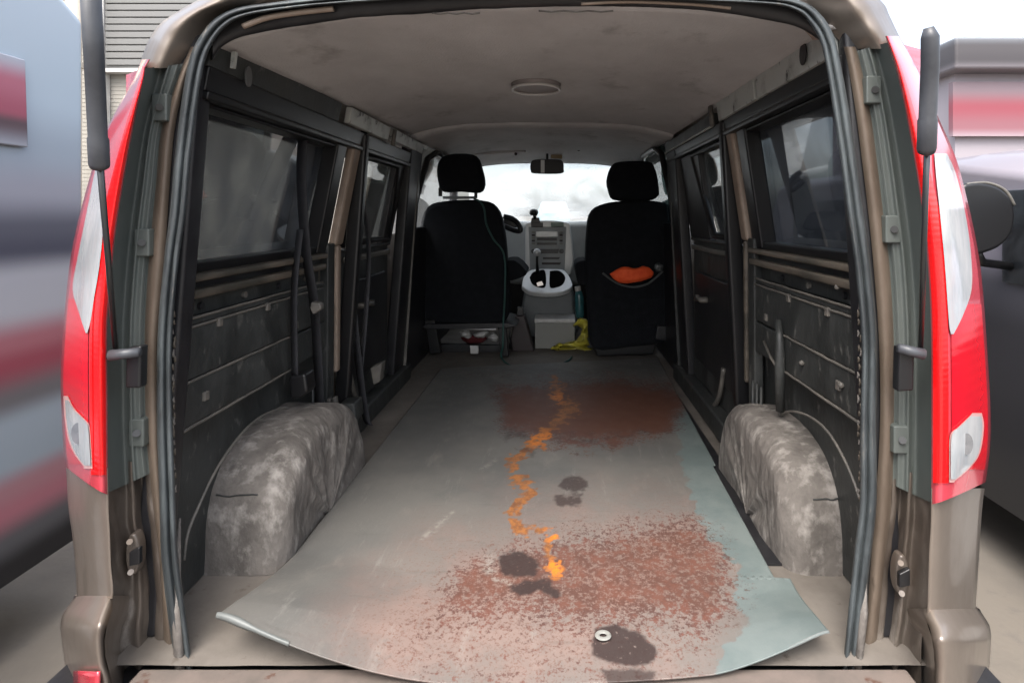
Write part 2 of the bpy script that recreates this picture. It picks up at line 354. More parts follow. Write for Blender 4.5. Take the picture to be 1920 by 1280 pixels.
    for (a, b, c, d_) in [(1.09, ye+.06, zb, zb+.022), (1.09, ye+.06, S['zt']-.012, S['zt']-.004)]:
        wallbox(S, a, b, c, d_, -.01, .05).build('frame', black, win, bevel=.003)
    wallbox(S, ye, ye + .075, zb, S['zt'] + .004, -.004, .05).build('frame', black, win, bevel=.006)
    wallbox(S, 1.075, 1.12, -.80, S['r1'], -.012, .05).build('rear_post', trimd, van, bevel=.008)
    # ---- C pillar: beige strip down between black edges
    c0, c1 = (1.90, 1.965) if s < 0 else (1.775, 1.83)
    wallbox(S, c0, c1, zb + .02, S['zt'] + .02, .006, .03).build('pillar', beige, van, bevel=.01, seg=3)
    wallbox(S, c0 + .025, c1 - .010, -.53, zb + .02, .004, .03).build('pillar', beige if s < 0 else rail, van, bevel=.008, seg=3)
    wallbox(S, c0 - .055, c0, -.80, zb + .03, .002, .03).build('pillar_trim', trim, van, bevel=.006)
    wallbox(S, c1 + .002, c1 + .045, -.80, S['r0'], .012, .05).build('door_seal', black, van, bevel=.01)
    # ragged lower trim: odd hooks, ribs and a hose between arch and door
    for k in range(3):
        q0 = Vector((S['xb'] - s*.004, y1 - .10 + .035*k, -.50)); M().tube([q0, q0 + Vector((0, .004, -.12)), q0 + Vector((-s*.004, -.002, -.2))], [.004,.006,.004], 6).build('pressed_rib', trim, van, smooth=True)
    # ---- sliding door
    d0, d1 = c1 + .05, 2.58 
    door = wallbox(S, d0, d1, -.72, zb, -.02, .02).build('sliding_door', trim, van, bevel=.006, label='scuffed dark %s sliding door' % ('left' if s < 0 else 'right'))
    wallbox(S, d0 + .08, d1 - .08, -.62, -.24, -.006, .014).build('door_card', trimd, door, bevel=.02, seg=3)
    wallbox(S, d0 + .02, d1 - .02, zb - .05, zb - .028, -.002, .02).build('door_rail', trimw, door, bevel=.005)
    wallbox(S, d0 + .02, d1 - .02, zb - .01, zb + .004, -.002, .02).build('door_rail', trim, door, bevel=.005)
    gy0, gy1 = (d0 + .0, 2.50) if s < 0 else (d0, 2.30)
    def dq(y, z, d): return Vector((XW(S, z) + s*d, y, z))
    zt = S['zt'] - .01; tw = -.04 if s < 0 else .10
    gp = [dq(gy0, zb + .02, .03), dq(gy1 + (.04 if s < 0 else -.09), zb + .02, .03), dq(gy1 - (.02 if s < 0 else -.06), zt, .03), dq(gy0, zt, .03)]
    gw = M().quadbox(gp, (s*.004, 0, 0)).build('door_window', tintl, door)
    cgp = [gp[0] - Vector((s*.015,0,0)), gp[1] - Vector((s*.015,0,0)), gp[2] - Vector((s*.015,0,0)), gp[3] - Vector((s*.015,0,0)), gp[0] - Vector((s*.015,0,0))]
    M().tube(cgp, .013, 8).build('window_seal', black, door, smooth=True)
    M().quadbox([dq(gy1 - .02, zb, .012), dq(d1 + .02, zb, .012), dq(d1 + .02, zt + .02, .012), dq(gy1 - .03, zt + .02, .012)], (s*.03, 0, 0)).build('door_pillar', trimd, door, bevel=.006)
    hx = S['xb'] - s*.02
    hy = 2.16 if s < 0 else 2.3
    hz = -.34
    M().tube([(S['xb']+s*.02, hy, hz), (hx, hy, hz), (hx, hy + .03, hz + .004), (hx, hy + .09, hz - .01)], [.014,.012,.010,.008], 8).build('door_handle', trimw, door, smooth=True)
    M().tube([(S['xb']+s*.02, hy+.13, hz-.01), (S['xb']-s*.01, hy+.13, hz-.01)], .014, 10).build('lock', trimw, door, smooth=True)
    # curved kick panel under the door
    kp = [(2.05, -.55), (2.1, -.66), (2.2, -.74), (2.35, -.775), (2.5, -.78)]
    M().tube([(S['xb'] - s*.0, a, b) for a, b in curve(kp, 5)], .009, 8).build('kick_moulding', trimw, van, smooth=True)
    wallbox(S, c1, 2.8, -.80, -.72, .03, .06).build('door_step', trim, van, bevel=.01)
    # ---- B pillar and front door
    wallbox(S, d1 + .01, 2.80, -.80, S['r1'], .0, .05).build('pillar', trimd, van, bevel=.01)
    wallbox(S, 2.74, 2.752, -.75, .2, .018, .02).build('pillar_edge', trimw if s < 0 else trim, van, bevel=.003)
    fd = wallbox(S, 2.80, 4.2, -.80, zb + .06, -.0, .03).build('front_door', trimd, van, bevel=.01)
    fg = [dq(2.80, zb + .06, .02), dq(4.1, zb + .06, .02), dq(3.75, S['r1'] + .02, .02), dq(2.80, S['r1'] + .02, .02)]
    M().quadbox(fg, (s*.004, 0, 0)).build('front_door_window', glass('door_glass_%s' % ('a' if s < 0 else 'b'), (.9,.92,.92) if s < 0 else (.35,.42,.42), 1, (.7,.7,.7) if s < 0 else (.1,.12,.12), .2), van)
    M().tube([fg[1], fg[2] + Vector((-s*.0, 0, .02))], .03, 8).build('windscreen_pillar', liner, van, smooth=True)
    M().tube([dq(2.84, zb+.06, 0), dq(2.86, .1, 0), dq(2.93, S['r1'] - .05, .0), dq(3.1, S['r1'], .0), dq(3.5, S['r1'], .0)], .016, 8).build('door_frame_seal', trimd, van, smooth=True)
    # ---- outer skin, wheels
    xo = S['xo']
    def skin(pts, nm='outer_panel'):
        M().quadbox([Vector((xo - s*(max(0, z - zb)*.25 + .92*max(0, z-.2)**1.5), max(y, 1.16), z)) for y, z in pts], (-s*.012, 0, 0)).build(nm, paint, van, bevel=.003)
    skin([(1.16, -1.0), (1.3,-1.0), (1.3, zb), (1.10, zb)])
    skin([(1.3, -.78), (1.85, -.78), (1.85, zb), (1.3, zb)]); skin([(1.85, -1.1), (4.0, -1.1), (4.0, zb + .04), (1.85, zb)])
    skin([(1.08, S['zt']), (3.9, S['zt']), (3.8, .42), (1.08, .42)])
    skin([(1.08, zb), (1.10, zb), (1.10, S['zt']), (1.08, S['zt'])])
    skin([(ye + .03, zb), (c1 + .05, zb), (c1 + .05, S['zt']), (ye + .03, S['zt'])]); skin([(2.58, zb), (2.80, zb), (2.80, S['zt']), (2.58, S['zt'])])
    for yy in (1.56, 4.35):
        wx = xo - s*.12
        w = M().tube([(wx, yy, -1.09), (wx + s*.1, yy, -1.09)], .31, 32).build('wheel', tyre, van, bevel=.02)
        M().tube([(wx + s*.09, yy, -1.09), (wx + s*.105, yy, -1.09)], .19, 24).build('rim', plastl, w, bevel=.005)
side(SIDE[-1]); side(SIDE[1])

# nose of the van, ahead of the windscreen
m = M(); m.grid([[(-.85,4.55,-.10),(-.4,4.55,-.06),(.3,4.55,-.06),(.74,4.55,-.10)],[(-.82,5.1,-.22),(-.4,5.15,-.18),(.3,5.15,-.18),(.70,5.1,-.22)],[(-.78,5.4,-.45),(-.4,5.5,-.42),(.3,5.5,-.42),(.66,5.4,-.45)],[(-.78,5.45,-1.15),(-.4,5.52,-1.15),(.3,5.52,-1.15),(.66,5.45,-1.15)]])
m.build('bonnet', paint, van, smooth=True, solid=.01, sub=2)
for s in (-1, 1):
    x = SIDE[s]['xo']
    M().quadbox([(x, 4.0, -1.1), (x, 5.3, -1.1), (x, 5.3, -.3), (x, 4.6, -.12), (x, 4.0, -.06)], (-s*.012, 0, 0)).build('front_wing', paint, van, bevel=.004)
M().box(-.78, .66, 4.46, 4.50, -.85, -.10).build('bulkhead', trimd, van)
ws = [(-.70, 4.62, -.09), (.58, 4.62, -.09), (.50, 3.86, .385), (-.62, 3.86, .385)]
M().quadbox(ws, (0, .004, .004)).build('windscreen', wsglass, van, label='fogged white windscreen')

# ---------------------------------------------------------------- rear frame, lamps, seal
L_sil = fn([(-60,480),(0,372),(15,345),(45,300),(80,277),(115,264),(150,250),(200,222),(260,192),(320,172),(400,150),(480,133),(575,122),(690,114),(765,115),(840,119),(880,124),(950,128),(1000,135),(1060,141),(1120,144)])
L_in  = fn([(-60,480),(0,385),(60,330),(118,278),(150,270),(240,250),(350,230),(450,215),(560,205),(640,201),(925,203),(1000,206),(1060,208),(1120,212),(1190,196),(1240,198),(1300,214)])
L_fl0 = fn([(60,372),(100,352),(145,334),(240,303),(350,292),(500,278),(640,271),(790,273),(840,276),(940,286),(1040,298),(1140,305),(1240,308),(1300,312)])
L_fl1 = fn([(60,395),(100,372),(145,350),(240,328),(350,318),(500,308),(640,296),(790,298),(840,299),(940,305),(1040,311),(1140,320),(1240,332),(1300,338)])
R_sil = fn([(-60,1570),(0,1650),(30,1668),(75,1690),(125,1720),(215,1757),(290,1790),(360,1810),(450,1830),(525,1841),(640,1850),(765,1857),(840,1856),(890,1850),(950,1842),(1040,1836),(1130,1830)])
R_in  = fn([(-60,1560),(0,1625),(30,1643),(70,1660),(150,1685),(275,1710),(400,1730),(500,1740),(640,1746),(945,1746),(1040,1742),(1155,1738),(1200,1728),(1300,1728)])
R_fl0 = fn([(60,1568),(100,1585),(200,1603),(300,1616),(400,1628),(500,1638),(640,1648),(790,1650),(940,1642),(1040,1634),(1140,1626),(1240,1610),(1300,1600)])
R_fl1 = fn([(60,1590),(100,1608),(200,1630),(300,1644),(400,1656),(500,1668),(640,1676),(790,1676),(940,1672),(1040,1660),(1140,1650),(1240,1640),(1300,1632)])
FR = {-1: (L_sil, L_in, L_fl0, L_fl1), 1: (R_sil, R_in, R_fl1, R_fl0)}   # silhouette, lamp inner, flange outer, flange inner
def yrange(a, b, n): return [a + (b-a)*k/n for k in range(n+1)]
def lampY(s, px, py, lift=0):
    a, b = FR[s][0](py), FR[s][1](py); u = (px - a) / (b - a) if abs(b-a) > 1 else .5
    u = min(1.05, max(-.05, u))
    return .975 + .13 * max(0, 1 - u)**1.9 + .02*max(0, u-.85)/.15 - lift
def strip(s, fa, fb, ys, us, yfun):
    return [[P(fa(y) + (fb(y) - fa(y))*u, y, yfun(u, y)) for u in us] for y in ys]
US = [k/14 for k in range(15)]
def rear(s):
    sil, lin, f0, f1 = FR[s]; S = SIDE[s]; xo = S['xo']
    top, bot = (112, 927) if s < 0 else (68, 945)
    def closed(rows):              # add the return that wraps round to the outer skin and the inner return
        out = []
        for r in rows:
            p, q = r[0], r[-1]
            out.append([Vector((xo, p.y + .12, p.z)), Vector((p.x*.997, p.y + .03, p.z))] + r + [Vector((q.x*1.03, q.y*1.03, q.z*1.03))])
        return out
    # taillight housing
    ys = yrange(top, bot, 60)
    def cut(y):                    # the lower end is swept: outer side ends higher
        return y
    rows = []
    for y in ys:
        r = []
        for u in US:
            yy = y
            k = (y - top) / (bot - top)
            yy = y - (1-u)**1.3 * (52 if s < 0 else 42) * k**12 
            px = sil(yy) + (lin(yy) - sil(yy))*u
            r.append(P(px, yy, lampY(s, px, yy)))
        rows.append(r)
    lamp = M().grid(closed(rows)).build('taillight', redd, van, smooth=True, label='tall red and clear %s taillight' % ('left' if s < 0 else 'right'))
    def patch(nm, mt, fa, fb, y0, y1, lift, n=40, m_=8, par=lamp, **kw):
        rr = []
        for y in yrange(y0, y1, n):
            a, b = fa(y), fb(y)
            rr.append([P(a + (b-a)*k/m_, y, lampY(s, a + (b-a)*k/m_, y, lift)) for k in range(m_+1)])
        return M().grid(rr).build(nm, mt, par, smooth=True, **kw)
    if s < 0:
        patch('red_strip', redb, lambda y: lin(y) - (6 + 26*min(1, (y-112)/330)), lambda y: lin(y) - 3, 125, 890, .004)
        patch('red_lens', red, lambda y: sil(y) + 5, lambda y: lin(y) - 36, 560, 870, .003)
        c0 = fn([(300,182),(350,172),(400,162),(480,146),(540,136),(580,146),(626,161)]); c1 = fn([(300,186),(350,190),(425,193),(500,186),(560,176),(600,170),(626,163)])
        patch('clear_lens', clear, c0, c1, 302, 624, .007)
        patch('red_strip', redb, lambda y: lin(y) - 33, lambda y: lin(y) - 28, 440, 880, .006)
        b0 = fn([(745,122),(770,123),(820,130),(850,142),(874,160)]); b1 = fn([(745,126),(765,136),(790,160),(800,165),(840,168),(874,170)])
        patch('pink_lens_rim', pinkrim, lambda y: b0(y)-3, lambda y: b1(y)+3*min(1, (y-736)/12), 742, 878, .007)
        patch('reversing_lens', clear, b0, b1, 750, 872, .011)
    else:
        patch('red_strip', redb, lambda y: lin(y) + 3, lambda y: lin(y) + (6 + 26*min(1, (y-68)/330)), 80, 905, .004)
        patch('red_lens', red, lambda y: lin(y) + 38, lambda y: sil(y) - 5, 570, 880, .003)
        c0 = fn([(285,1752),(325,1755),(425,1765),(500,1772),(610,1780),(628,1785)]); c1 = fn([(285,1774),(325,1792),(400,1810),(470,1820),(540,1822),(590,1806),(628,1787)])
        patch('clear_lens', clear, c0, c1, 288, 626, .007)
        b0 = fn([(775,1826),(800,1800),(815,1785),(860,1783),(902,1783)]); b1 = fn([(775,1838),(800,1842),(850,1834),(880,1812),(902,1786)])
        patch('pink_lens_rim', pinkrim, lambda y: b0(y)-3, lambda y: b1(y)+3, 774, 904, .007)
        patch('reversing_lens', clear, b0, b1, 780, 898, .011)
    # round bulb glimpsed in the reversing lens
    bx0, by0 = (146, 812) if s < 0 else (1812, 832)
    M().grid([[P(bx0 + 13*k_*math.cos(a), by0 + 20*k_*math.sin(a), lampY(s, bx0, by0, .014) + .0) for a in [2*math.pi*j/20 for j in range(21)]] for k_ in (.05, .5, .8, 1)]).build('lamp_bowl', ringm, lamp, smooth=True)
    # painted corner below the lamp
    ys = yrange(bot - (50 if s < 0 else 30), 1122 if s < 0 else 1150, 20)
    rr = strip(s, sil, lin, ys, US, lambda u, y: .985 + .12*(1-u)**1.9 + .008)
    M().grid(closed(rr)).build('rear_corner', paint, van, smooth=True)
    # painted corner above the lamp, rolling into the roof
    inn = fn([(-60,560),(0,500),(20,440),(50,402),(100,372),(135,350)]) if s < 0 else fn([(-60,1440),(0,1500),(25,1525),(60,1560),(100,1590)])
    yt = yrange(-60, 128 if s < 0 else 92, 26)
    rows = []
    for y in yt:
        r = []
        for k in range(17):
            u = k/16; px = sil(y) + (inn(y) - sil(y))*u
            dep = 1.10 - .07*math.sin(min(1, u*2.2)*math.pi/2) + .05*max(0, u-.35)*2 - .012*math.exp(-((u-.22)/.07)**2)
            r.append(P(px, y, dep + .004*mn.noise(Vector((px*.02, y*.03, 0)))))
        rows.append(r)
    M().grid([[r_[0] + Vector((-s*.03, .25, -.02))] + r_ for r_ in rows]).build('roof_corner', paint, van, smooth=True)
    # jamb: grey-green panel above, dirty paint below
    split = 905 if s < 0 else 925
    def jy(u, y): return 1.005 + .055*min(1, u*2.5) + .010*math.exp(-((u-.62)/.06)**2)*(-1) + .012*(u > .9)
    UJ = [k/24 for k in range(25)]
    t0 = 128 if s < 0 else 96
    tilt = 22 if s < 0 else -28
    rows = []
    for y in yrange(t0, split, 50):
        kk = (y - t0)/(split - t0)
        rr = []
        for u in UJ:
            yy = y + kk**8 * (-tilt*(u-.5)*1.6 if s < 0 else tilt*(u-.5)*1.2*1) + (1-kk)**14*(-16*(1-u) if s > 0 else -8*u)
            rr.append(P(lin(yy) + (f0(yy)-lin(yy))*u, yy, jy(u, yy)))
        rows.append(rr)
    M().grid(rows).build('jamb_panel', jambg, van, smooth=True)
    rows = []
    for y in yrange(split - 40, 1300, 44):
        def jl(u, y): return 1.012 + .06*min(1, u*2.2) - .02*math.exp(-((u-.55)/.10)**2) + .014*math.exp(-((u-.8)/.06)**2) + .006*mn.noise(Vector((u*6, y*.02, s)))
        rows.append([P(lin(y) + (f0(y)-lin(y))*u, y, jl(u, y)) for u in UJ])
    M().grid(rows).build('lower_jamb', jambp, van, smooth=True)
    M().grid(strip(s, f0, f1, yrange(88, 1300, 70), [0,.2,.5,.8,1], lambda u, y: 1.072 - .012*math.sin(u*math.pi))).build('door_flange', flangem, van, smooth=True)
    # striker recess and bolts on the lower jamb
    cx, cy = (247, 1040) if s < 0 else (1693, 1080)
    st = M().slab([(cx + 13*a, cy + 40*b) for a, b in circ(16)], 1.038, 1.06).build('striker_plate', jambp, van, bevel=.004)
    M().slab([(cx-6, cy-4), (cx+14, cy-14), (cx+14, cy+18), (cx-6, cy+22)], 1.022, 1.032).build('catch', black, st, bevel=.002)
    M().tube([P(cx-4, cy-25, 1.028), P(cx-4, cy-25, 1.02)], .005, 10).build('bolt', flangem, st)
    M().tube([P(cx-2, cy+32, 1.028), P(cx-2, cy+32, 1.02)], .005, 10).build('bolt', jambp, st)
    for (bx, by) in ([(299,201),(266,455),(256,812)] if s < 0 else [(1641,168),(1677,430),(1692,825)]):
        pl = M().slab([(bx-16, by-26), (bx+13, by-26), (bx+13, by+26), (bx-16, by+26)], 1.052, 1.075).build('bolt_plate', jambg, van, bevel=.003)
        M().tube([P(bx, by, 1.047), P(bx, by, 1.055)], .0065, 12).build('bolt', mat('bolt_grey', (.05,.05,.05), None, .4, .5), pl)
    # bumper corner
    if s < 0:
        bs = fn([(1112,142),(1130,132),(1150,118),(1175,113),(1225,119),(1280,126),(1400,140)]); bi = fn([(1112,212),(1130,214),(1160,205),(1190,196),(1240,199),(1280,210),(1400,226)])
    else:
        bs = fn([(1130,1830),(1150,1842),(1178,1857),(1225,1857),(1280,1853),(1400,1845)]); bi = fn([(1130,1730),(1155,1732),(1180,1744),(1230,1752),(1280,1752),(1400,1752)])
    rows = []
    y0 = 1116 if s < 0 else 1140
    for y in yrange(y0, 1400, 40):
        k = min(1, (y - y0)/58)
        rows.append([P(bs(y) + (bi(y)-bs(y))*u, y, .995 - .055*k**.8 + .14*(1-u)**2.2 + .02*max(0, (u-.85)/.15)) for u in US])
    bump = M().grid(closed(rows)).build('bumper_corner', paint, van, smooth=True)
    if s < 0:
        rr = [[P(px, y + (px-140)*.06, .930 + .14*(1-(px-120)/80)**2.2) for px in (140,150,160,170,180,186)] for y in (1256,1265,1280,1300)]
        M().grid(rr).build('reflector', redd, bump, smooth=True, solid=.004)
    inb = [[P(bi(y) + (lin(y)+12*(-s)*0 - bi(y))*0, y, .955 + .1*t) for t in (0, .5, 1)] for y in yrange(y0, 1400, 10)]
    M().grid([[r[0], r[1] + Vector((-s*.014, 0, 0)), r[2] + Vector((-s*.03, 0, 0))] for r in inb]).build('bumper_end', paint, van, smooth=True)
    # ---- gas strut
    if s < 0:
        gs = M().tube([P(187,312,.80), P(186,306,.797), P(184,262,.785), P(183.5,258,.784), P(178,140,.752), P(169,-30,.71)], [.0115,.0125,.0125,.0112,.0112,.0112], 18).build('gas_strut', strutm, van, smooth=True, label='left gas strut of the raised tailgate')
        M().tube([P(188,312,.80), P(217,655,1.0)], .0042, 10).build('strut_rod', rodm, gs, smooth=True)
        fx, fy = 240, 664
        M().tube([P(207,666,.99), P(262,660,.995)], [.010,.008], 12).build('ball_joint', strutm, gs, smooth=True)
        M().slab([(236,652),(264,648),(262,728),(234,728)], 1.0, 1.02).build('strut_bracket', black, van, bevel=.004)
    else:
        gs = M().tube([P(1737,283,.80), P(1737.5,278,.797), P(1739,225,.785), P(1739.5,221,.784), P(1744,120,.76), P(1744,70,.75), P(1741,52,.748)], [.0112,.0122,.0122,.0110,.0110,.0108,.006], 18).build('gas_strut', strutm, van, smooth=True, label='right gas strut of the raised tailgate')
        M().tube([P(1738,283,.80), P(1726,655,1.0)], .0042, 10).build('strut_rod', rodm, gs, smooth=True)
        M().tube([P(1684,652,.995), P(1732,664,.99)], [.008,.010], 12).build('ball_joint', strutm, gs, smooth=True)
        M().slab([(1686,650),(1716,656),(1714,733),(1684,735)], 1.0, 1.02).build('strut_bracket', black, van, bevel=.004)
rear(-1); rear(1)

# door seal: one moulded rubber all round the opening
sp = [(352,1300,17),(343,1235,16),(330,1140,17),(318,1040,16),(314,940,15),(309,790,15),(309,640,14),(320,500,14),(333,400,15),(342,300,15),(354,200,15),(368,120,15),(385,78,14),(412,44,13),(450,24,10),(520,12,8),(640,0,7),(800,-9,7),(960,-12,7),(1150,-10,7),(1320,-4,7),(1450,2,8),(1502,14,11),(1530,38,14),(1550,72,14),(1562,120,14),(1576,200,15),(1591,300,15),(1604,400,15),(1618,500,15),(1630,640,15),(1628,790,15),(1628,940,16),(1617,1040,16),(1606,1140,15),(1596,1235,15),(1586,1300,15)]
cs = curve(sp, 6)
rows = []
for i, c in enumerate(cs):
    a, b = cs[max(0,i-1)], cs[min(len(cs)-1,i+1)]
    t = np.array([b[0]-a[0], b[1]-a[1]]); t /= np.linalg.norm(t); nrm = np.array([-t[1], t[0]])
    w = c[2]; r = []
    for (o_, d_) in [(-1,.06),(-1,.028),(-.8,.012),(-.35,.004),(.0,.010),(.15,.020),(.3,.008),(.65,.0),(.95,.012),(1,.03),(1,.06)]:
        jig = .6*mn.noise(Vector((i*.35, o_*3, 0)))
        r.append(P(c[0] + nrm[0]*(w*o_ + jig), c[1] + nrm[1]*(w*o_ + jig), 1.028 + d_))
    rows.append(r)
M().grid(rows).build('opening_seal', rubber, van, smooth=True)
# header bar over the opening: black inner edge with a strip of tan paint
hp = [(398,112),(420,84),(470,64),(560,48),(660,34),(800,24),(960,14),(1150,12),(1300,18),(1420,34),(1500,52),(1545,80)]
cs2 = curve(hp, 6)
rows = [[P(c[0], c[1] - 46, 1.065), P(c[0], c[1]-14, 1.06), P(c[0], c[1], 1.07), P(c[0], c[1] + 2, 1.10)] for c in cs2]
M().grid(rows).build('header_edge', trimd, van, smooth=True, rough=.002, rs=20)
for pts in ([(456,50),(500,34),(560,24),(625,17)], [(1090,8),(1180,4),(1300,9),(1370,16)]):
    c = curve(pts, 5); M().tube([P(a[0], a[1], 1.048) for a in c], .0055 if pts[0][0] < 500 else .003, 8).build('tan_edge', beige, van, smooth=True)
for a, b in ((810,900),(1010,1150)):
    M().tube([P(a + (b-a)*k/6, 25 - (0 if a < 900 else 4) + (2 if k%2 else 0), 1.068) for k in range(7)], (.0016), 6).build('header_scuff', trimw, van, smooth=True)
# frayed bits along the inside of both seals
for s in (-1, 1):
    for k in range(26):
        y = 585 + k*14 + random.uniform(-5, 5); px = (327 if s < 0 else 1611) + random.uniform(-3, 3)
        q = P(px, y, 1.07)
        M().tube([q, q + Vector((s*.002, 0, .006)), q + Vector((-s*.001, -.002, .006 + random.uniform(.003,.01)))], [.002,.0028,.001], 5).build('frayed_edge', rail if k % 3 else felt, van, smooth=True)

# ---------------------------------------------------------------- seat belts on the left wall
sb = M().ribbon([P(*a) for a in curve([(600,158,1.72),(592,190,1.70),(572,235,1.64),(565,300,1.62),(567,380,1.62),(575,480,1.64),(588,560,1.66),(594,640,1.70),(598,720,1.72),(600,782,1.74)], 6)], .040, (1,-.55,0)).build('seat_belt', belt, van, smooth=True, solid=.002, label='long belt hanging down the left wall')
M().slab([(583,566),(600,568),(602,580),(586,590),(580,578)], 1.60, 1.625).build('buckle', trimw, sb, bevel=.004)
M().ribbon([P(*a) for a in curve([(563,430,1.60),(553,520,1.58),(551,600,1.57),(553,705,1.57)], 6)], .026, (1,-.5,0)).build('strap', belt, sb, smooth=True, solid=.002)
M().slab([(541,706),(572,700),(577,735),(566,746),(543,750)], 1.56, 1.62).build('retractor', black, sb, bevel=.008)
M().slab([(585,150),(604,148),(606,178),(590,182)], 1.70, 1.73).build('upper_anchor', trimd, sb, bevel=.006)
sb2 = M().ribbon([P(*a) for a in curve([(686,232,2.16),(676,280,2.10),(664,340,2.05),(656,430,2.0),(658,520,2.0),(668,640,2.02),(684,770,2.04),(692,796,2.04)], 6)], .034, (1,-.5,0)).build('seat_belt', belt, van, smooth=True, solid=.002, label='second belt hanging beside the left sliding door')
M().ribbon([P(*a) for a in curve([(668,330,2.04),(690,440,2.1),(688,560,2.1),(676,700,2.06)], 6)], .02, (1,-.4,0)).build('strap', belt, sb2, smooth=True, solid=.002)
M().slab([(634,758),(664,756),(668,790),(640,796)], 1.90, 1.98).build('floor_bracket', trim, van, bevel=.006)
for k in range(3):
    M().slab([(600+k*11,752-k*3),(607+k*11,750-k*3),(611+k*11,776),(604+k*11,780)], 1.84, 1.86).build('bracket_tooth', trimw, van, bevel=.003)
M().slab([(694,690),(716,680),(712,716),(700,722)], 2.15, 2.2).build('floor_bracket', trimw, van, bevel=.004)
# right wall: pressed post and a bracket
M().tube([PX(1460,600,.594), PX(1462,640,.588), PX(1462,690,.588), PX(1463,770,.592)], [.008,.012,.014,.012], 8).build('wall_post', trim, van, smooth=True)
M().tube([PX(1432,640,.595), PX(1446,672,.592), PX(1458,690,.59)], .004, 6).build('wire_hook', trimw, van, smooth=True)
for a, b in ((1461,605),(1577,722),(1503,680),(1570,538)): M().tube([PX(a,b,.603), PX(a,b,.594)], .006, 8).build('wall_plug', trimw, van, smooth=True)

# ---------------------------------------------------------------- front seats
def seatpart(nm, outline, y0, y1, par, mt=seatm, bev=.03, n=3):
    c = [tuple(q) for q in curve(outline + [outline[0]], n)[:-1]]
    return M().slab(c, y0, y1).build(nm, mt, par, bevel=bev, seg=4)
ds = seatpart('front_seat', [(787,605),(783,500),(786,425),(800,388),(832,377),(900,375),(930,388),(944,425),(951,500),(951,600),(870,612)], 3.20, 3.32, van); tag(ds, 'black cloth driver seat seen from behind')
M().slab([(822,368),(829,368),(829,352),(822,352)], 3.24, 3.25).build('headrest_post', black, ds)
M().slab([(889,372),(895,372),(895,352),(889,352)], 3.24, 3.25).build('headrest_post', black, ds)
seatpart('headrest', [(822,352),(817,318),(828,293),(862,287),(892,292),(903,316),(908,345),(898,361),(862,359),(832,360)], 3.18, 3.27, ds)
M().slab([(830,368),(890,368),(890,373),(830,373)], 3.30, 3.32).build('seat_top_bar', plast, ds, bevel=.002)
seatpart('seat_base', [(800,608),(950,606),(952,615),(800,617)], 3.16, 3.5, ds, trimd, .004, 2)
M().slab([(796,600),(815,600),(826,662),(806,664)], 3.18, 3.24).build('seat_leg', black, ds, bevel=.004)
M().slab([(934,608),(948,608),(954,668),(938,668)], 3.18, 3.24).build('seat_leg', black, ds, bevel=.004)
M().slab([(820,645),(940,648),(940,660),(820,660)], 3.34, 3.38).build('seat_rail', trimd, ds, bevel=.003)
M().slab([(845,612),(930,614),(930,619),(845,618)], 3.3, 3.32).build('seat_spring', chrome, ds)
seatpart('armrest', [(944,490),(965,488),(984,505),(986,516),(960,526),(946,522)], 3.25, 3.55, ds, seatm, .012, 2)
ps = seatpart('front_seat', [(1104,600),(1098,520),(1101,430),(1110,395),(1140,380),(1190,376),(1238,378),(1264,392),(1276,430),(1281,520),(1276,610),(1262,640),(1180,652),(1112,655)], 3.15, 3.30, van); tag(ps, 'black cloth passenger seat with orange cloth in its back pocket')
seatpart('headrest', [(1143,360),(1139,338),(1147,312),(1162,303),(1215,302),(1229,314),(1236,345),(1233,372),(1190,377),(1152,374)], 3.13, 3.24, ps)
M().slab([(1110,640),(1232,640),(1225,664),(1120,668)], 3.2, 3.5).build('seat_base', black, ps, bevel=.006)
M().slab([(1232,610),(1256,612),(1252,640),(1228,636)], 3.13, 3.18).build('hinge_cover', trimd, ps, bevel=.008)
seatpart('armrest', [(1078,495),(1100,488),(1106,530),(1084,533)], 3.2, 3.5, ps, seatm, .012, 2)
pk = curve([(1130,512),(1146,524),(1165,534),(1190,538),(1214,532),(1230,520),(1243,508)], 5)
M().tube([P(c[0], c[1], 3.12) for c in pk], .006, 8).build('pocket_edge', mat('grey_edging', (.07,.075,.075), None, .7), ps, smooth=True)
M().grid([[P(c[0], c[1], 3.122), P(1130+(c[0]-1130)*.96+2, 560, 3.145)] for c in pk]).build('pocket', seatm, ps, smooth=True)
# orange cloth
def blob(outline, y0, y1, nrm=.01, ns=40, rings=6):
    c = [np.array(q) for q in curve(outline + [outline[0]], 5)[:-1]]
    ce = sum(c) / len(c); m = M(); rows = []
    for k in range(rings*2 + 1):
        a = math.pi * k / (rings*2); sc_ = math.sin(a)**.6 if 0 < a < math.pi else .02; yy = y0 + (y1-y0)*(1-math.cos(a))/2
        rows.append([P(ce[0] + (q[0]-ce[0])*sc_, ce[1] + (q[1]-ce[1])*sc_, yy) for q in c])
    m.grid(rows, True); m.v = [v + mn.noise_vector(v*ns)*nrm for v in m.v]; return m
blob([(1143,514),(1155,506),(1170,500),(1190,503),(1208,499),(1221,505),(1226,514),(1216,523),(1198,528),(1180,531),(1163,530),(1150,523)], 3.06, 3.12, .0035, 45).build('orange_cloth', orange, None, smooth=True, label='bright orange cloth stuffed in the passenger seat pocket', cat='cloth')
blob([(1226,497),(1234,493),(1242,499),(1241,508),(1230,508)], 3.08, 3.14, .006, 60).build('crumpled_wrapper', mat('grey_foil', (.10,.11,.11), (.2,.2,.2), .4, .2, 30, (.4,.7)), None, smooth=True, label='crumpled grey wrapper beside the orange cloth in the seat pocket', cat='wrapper')

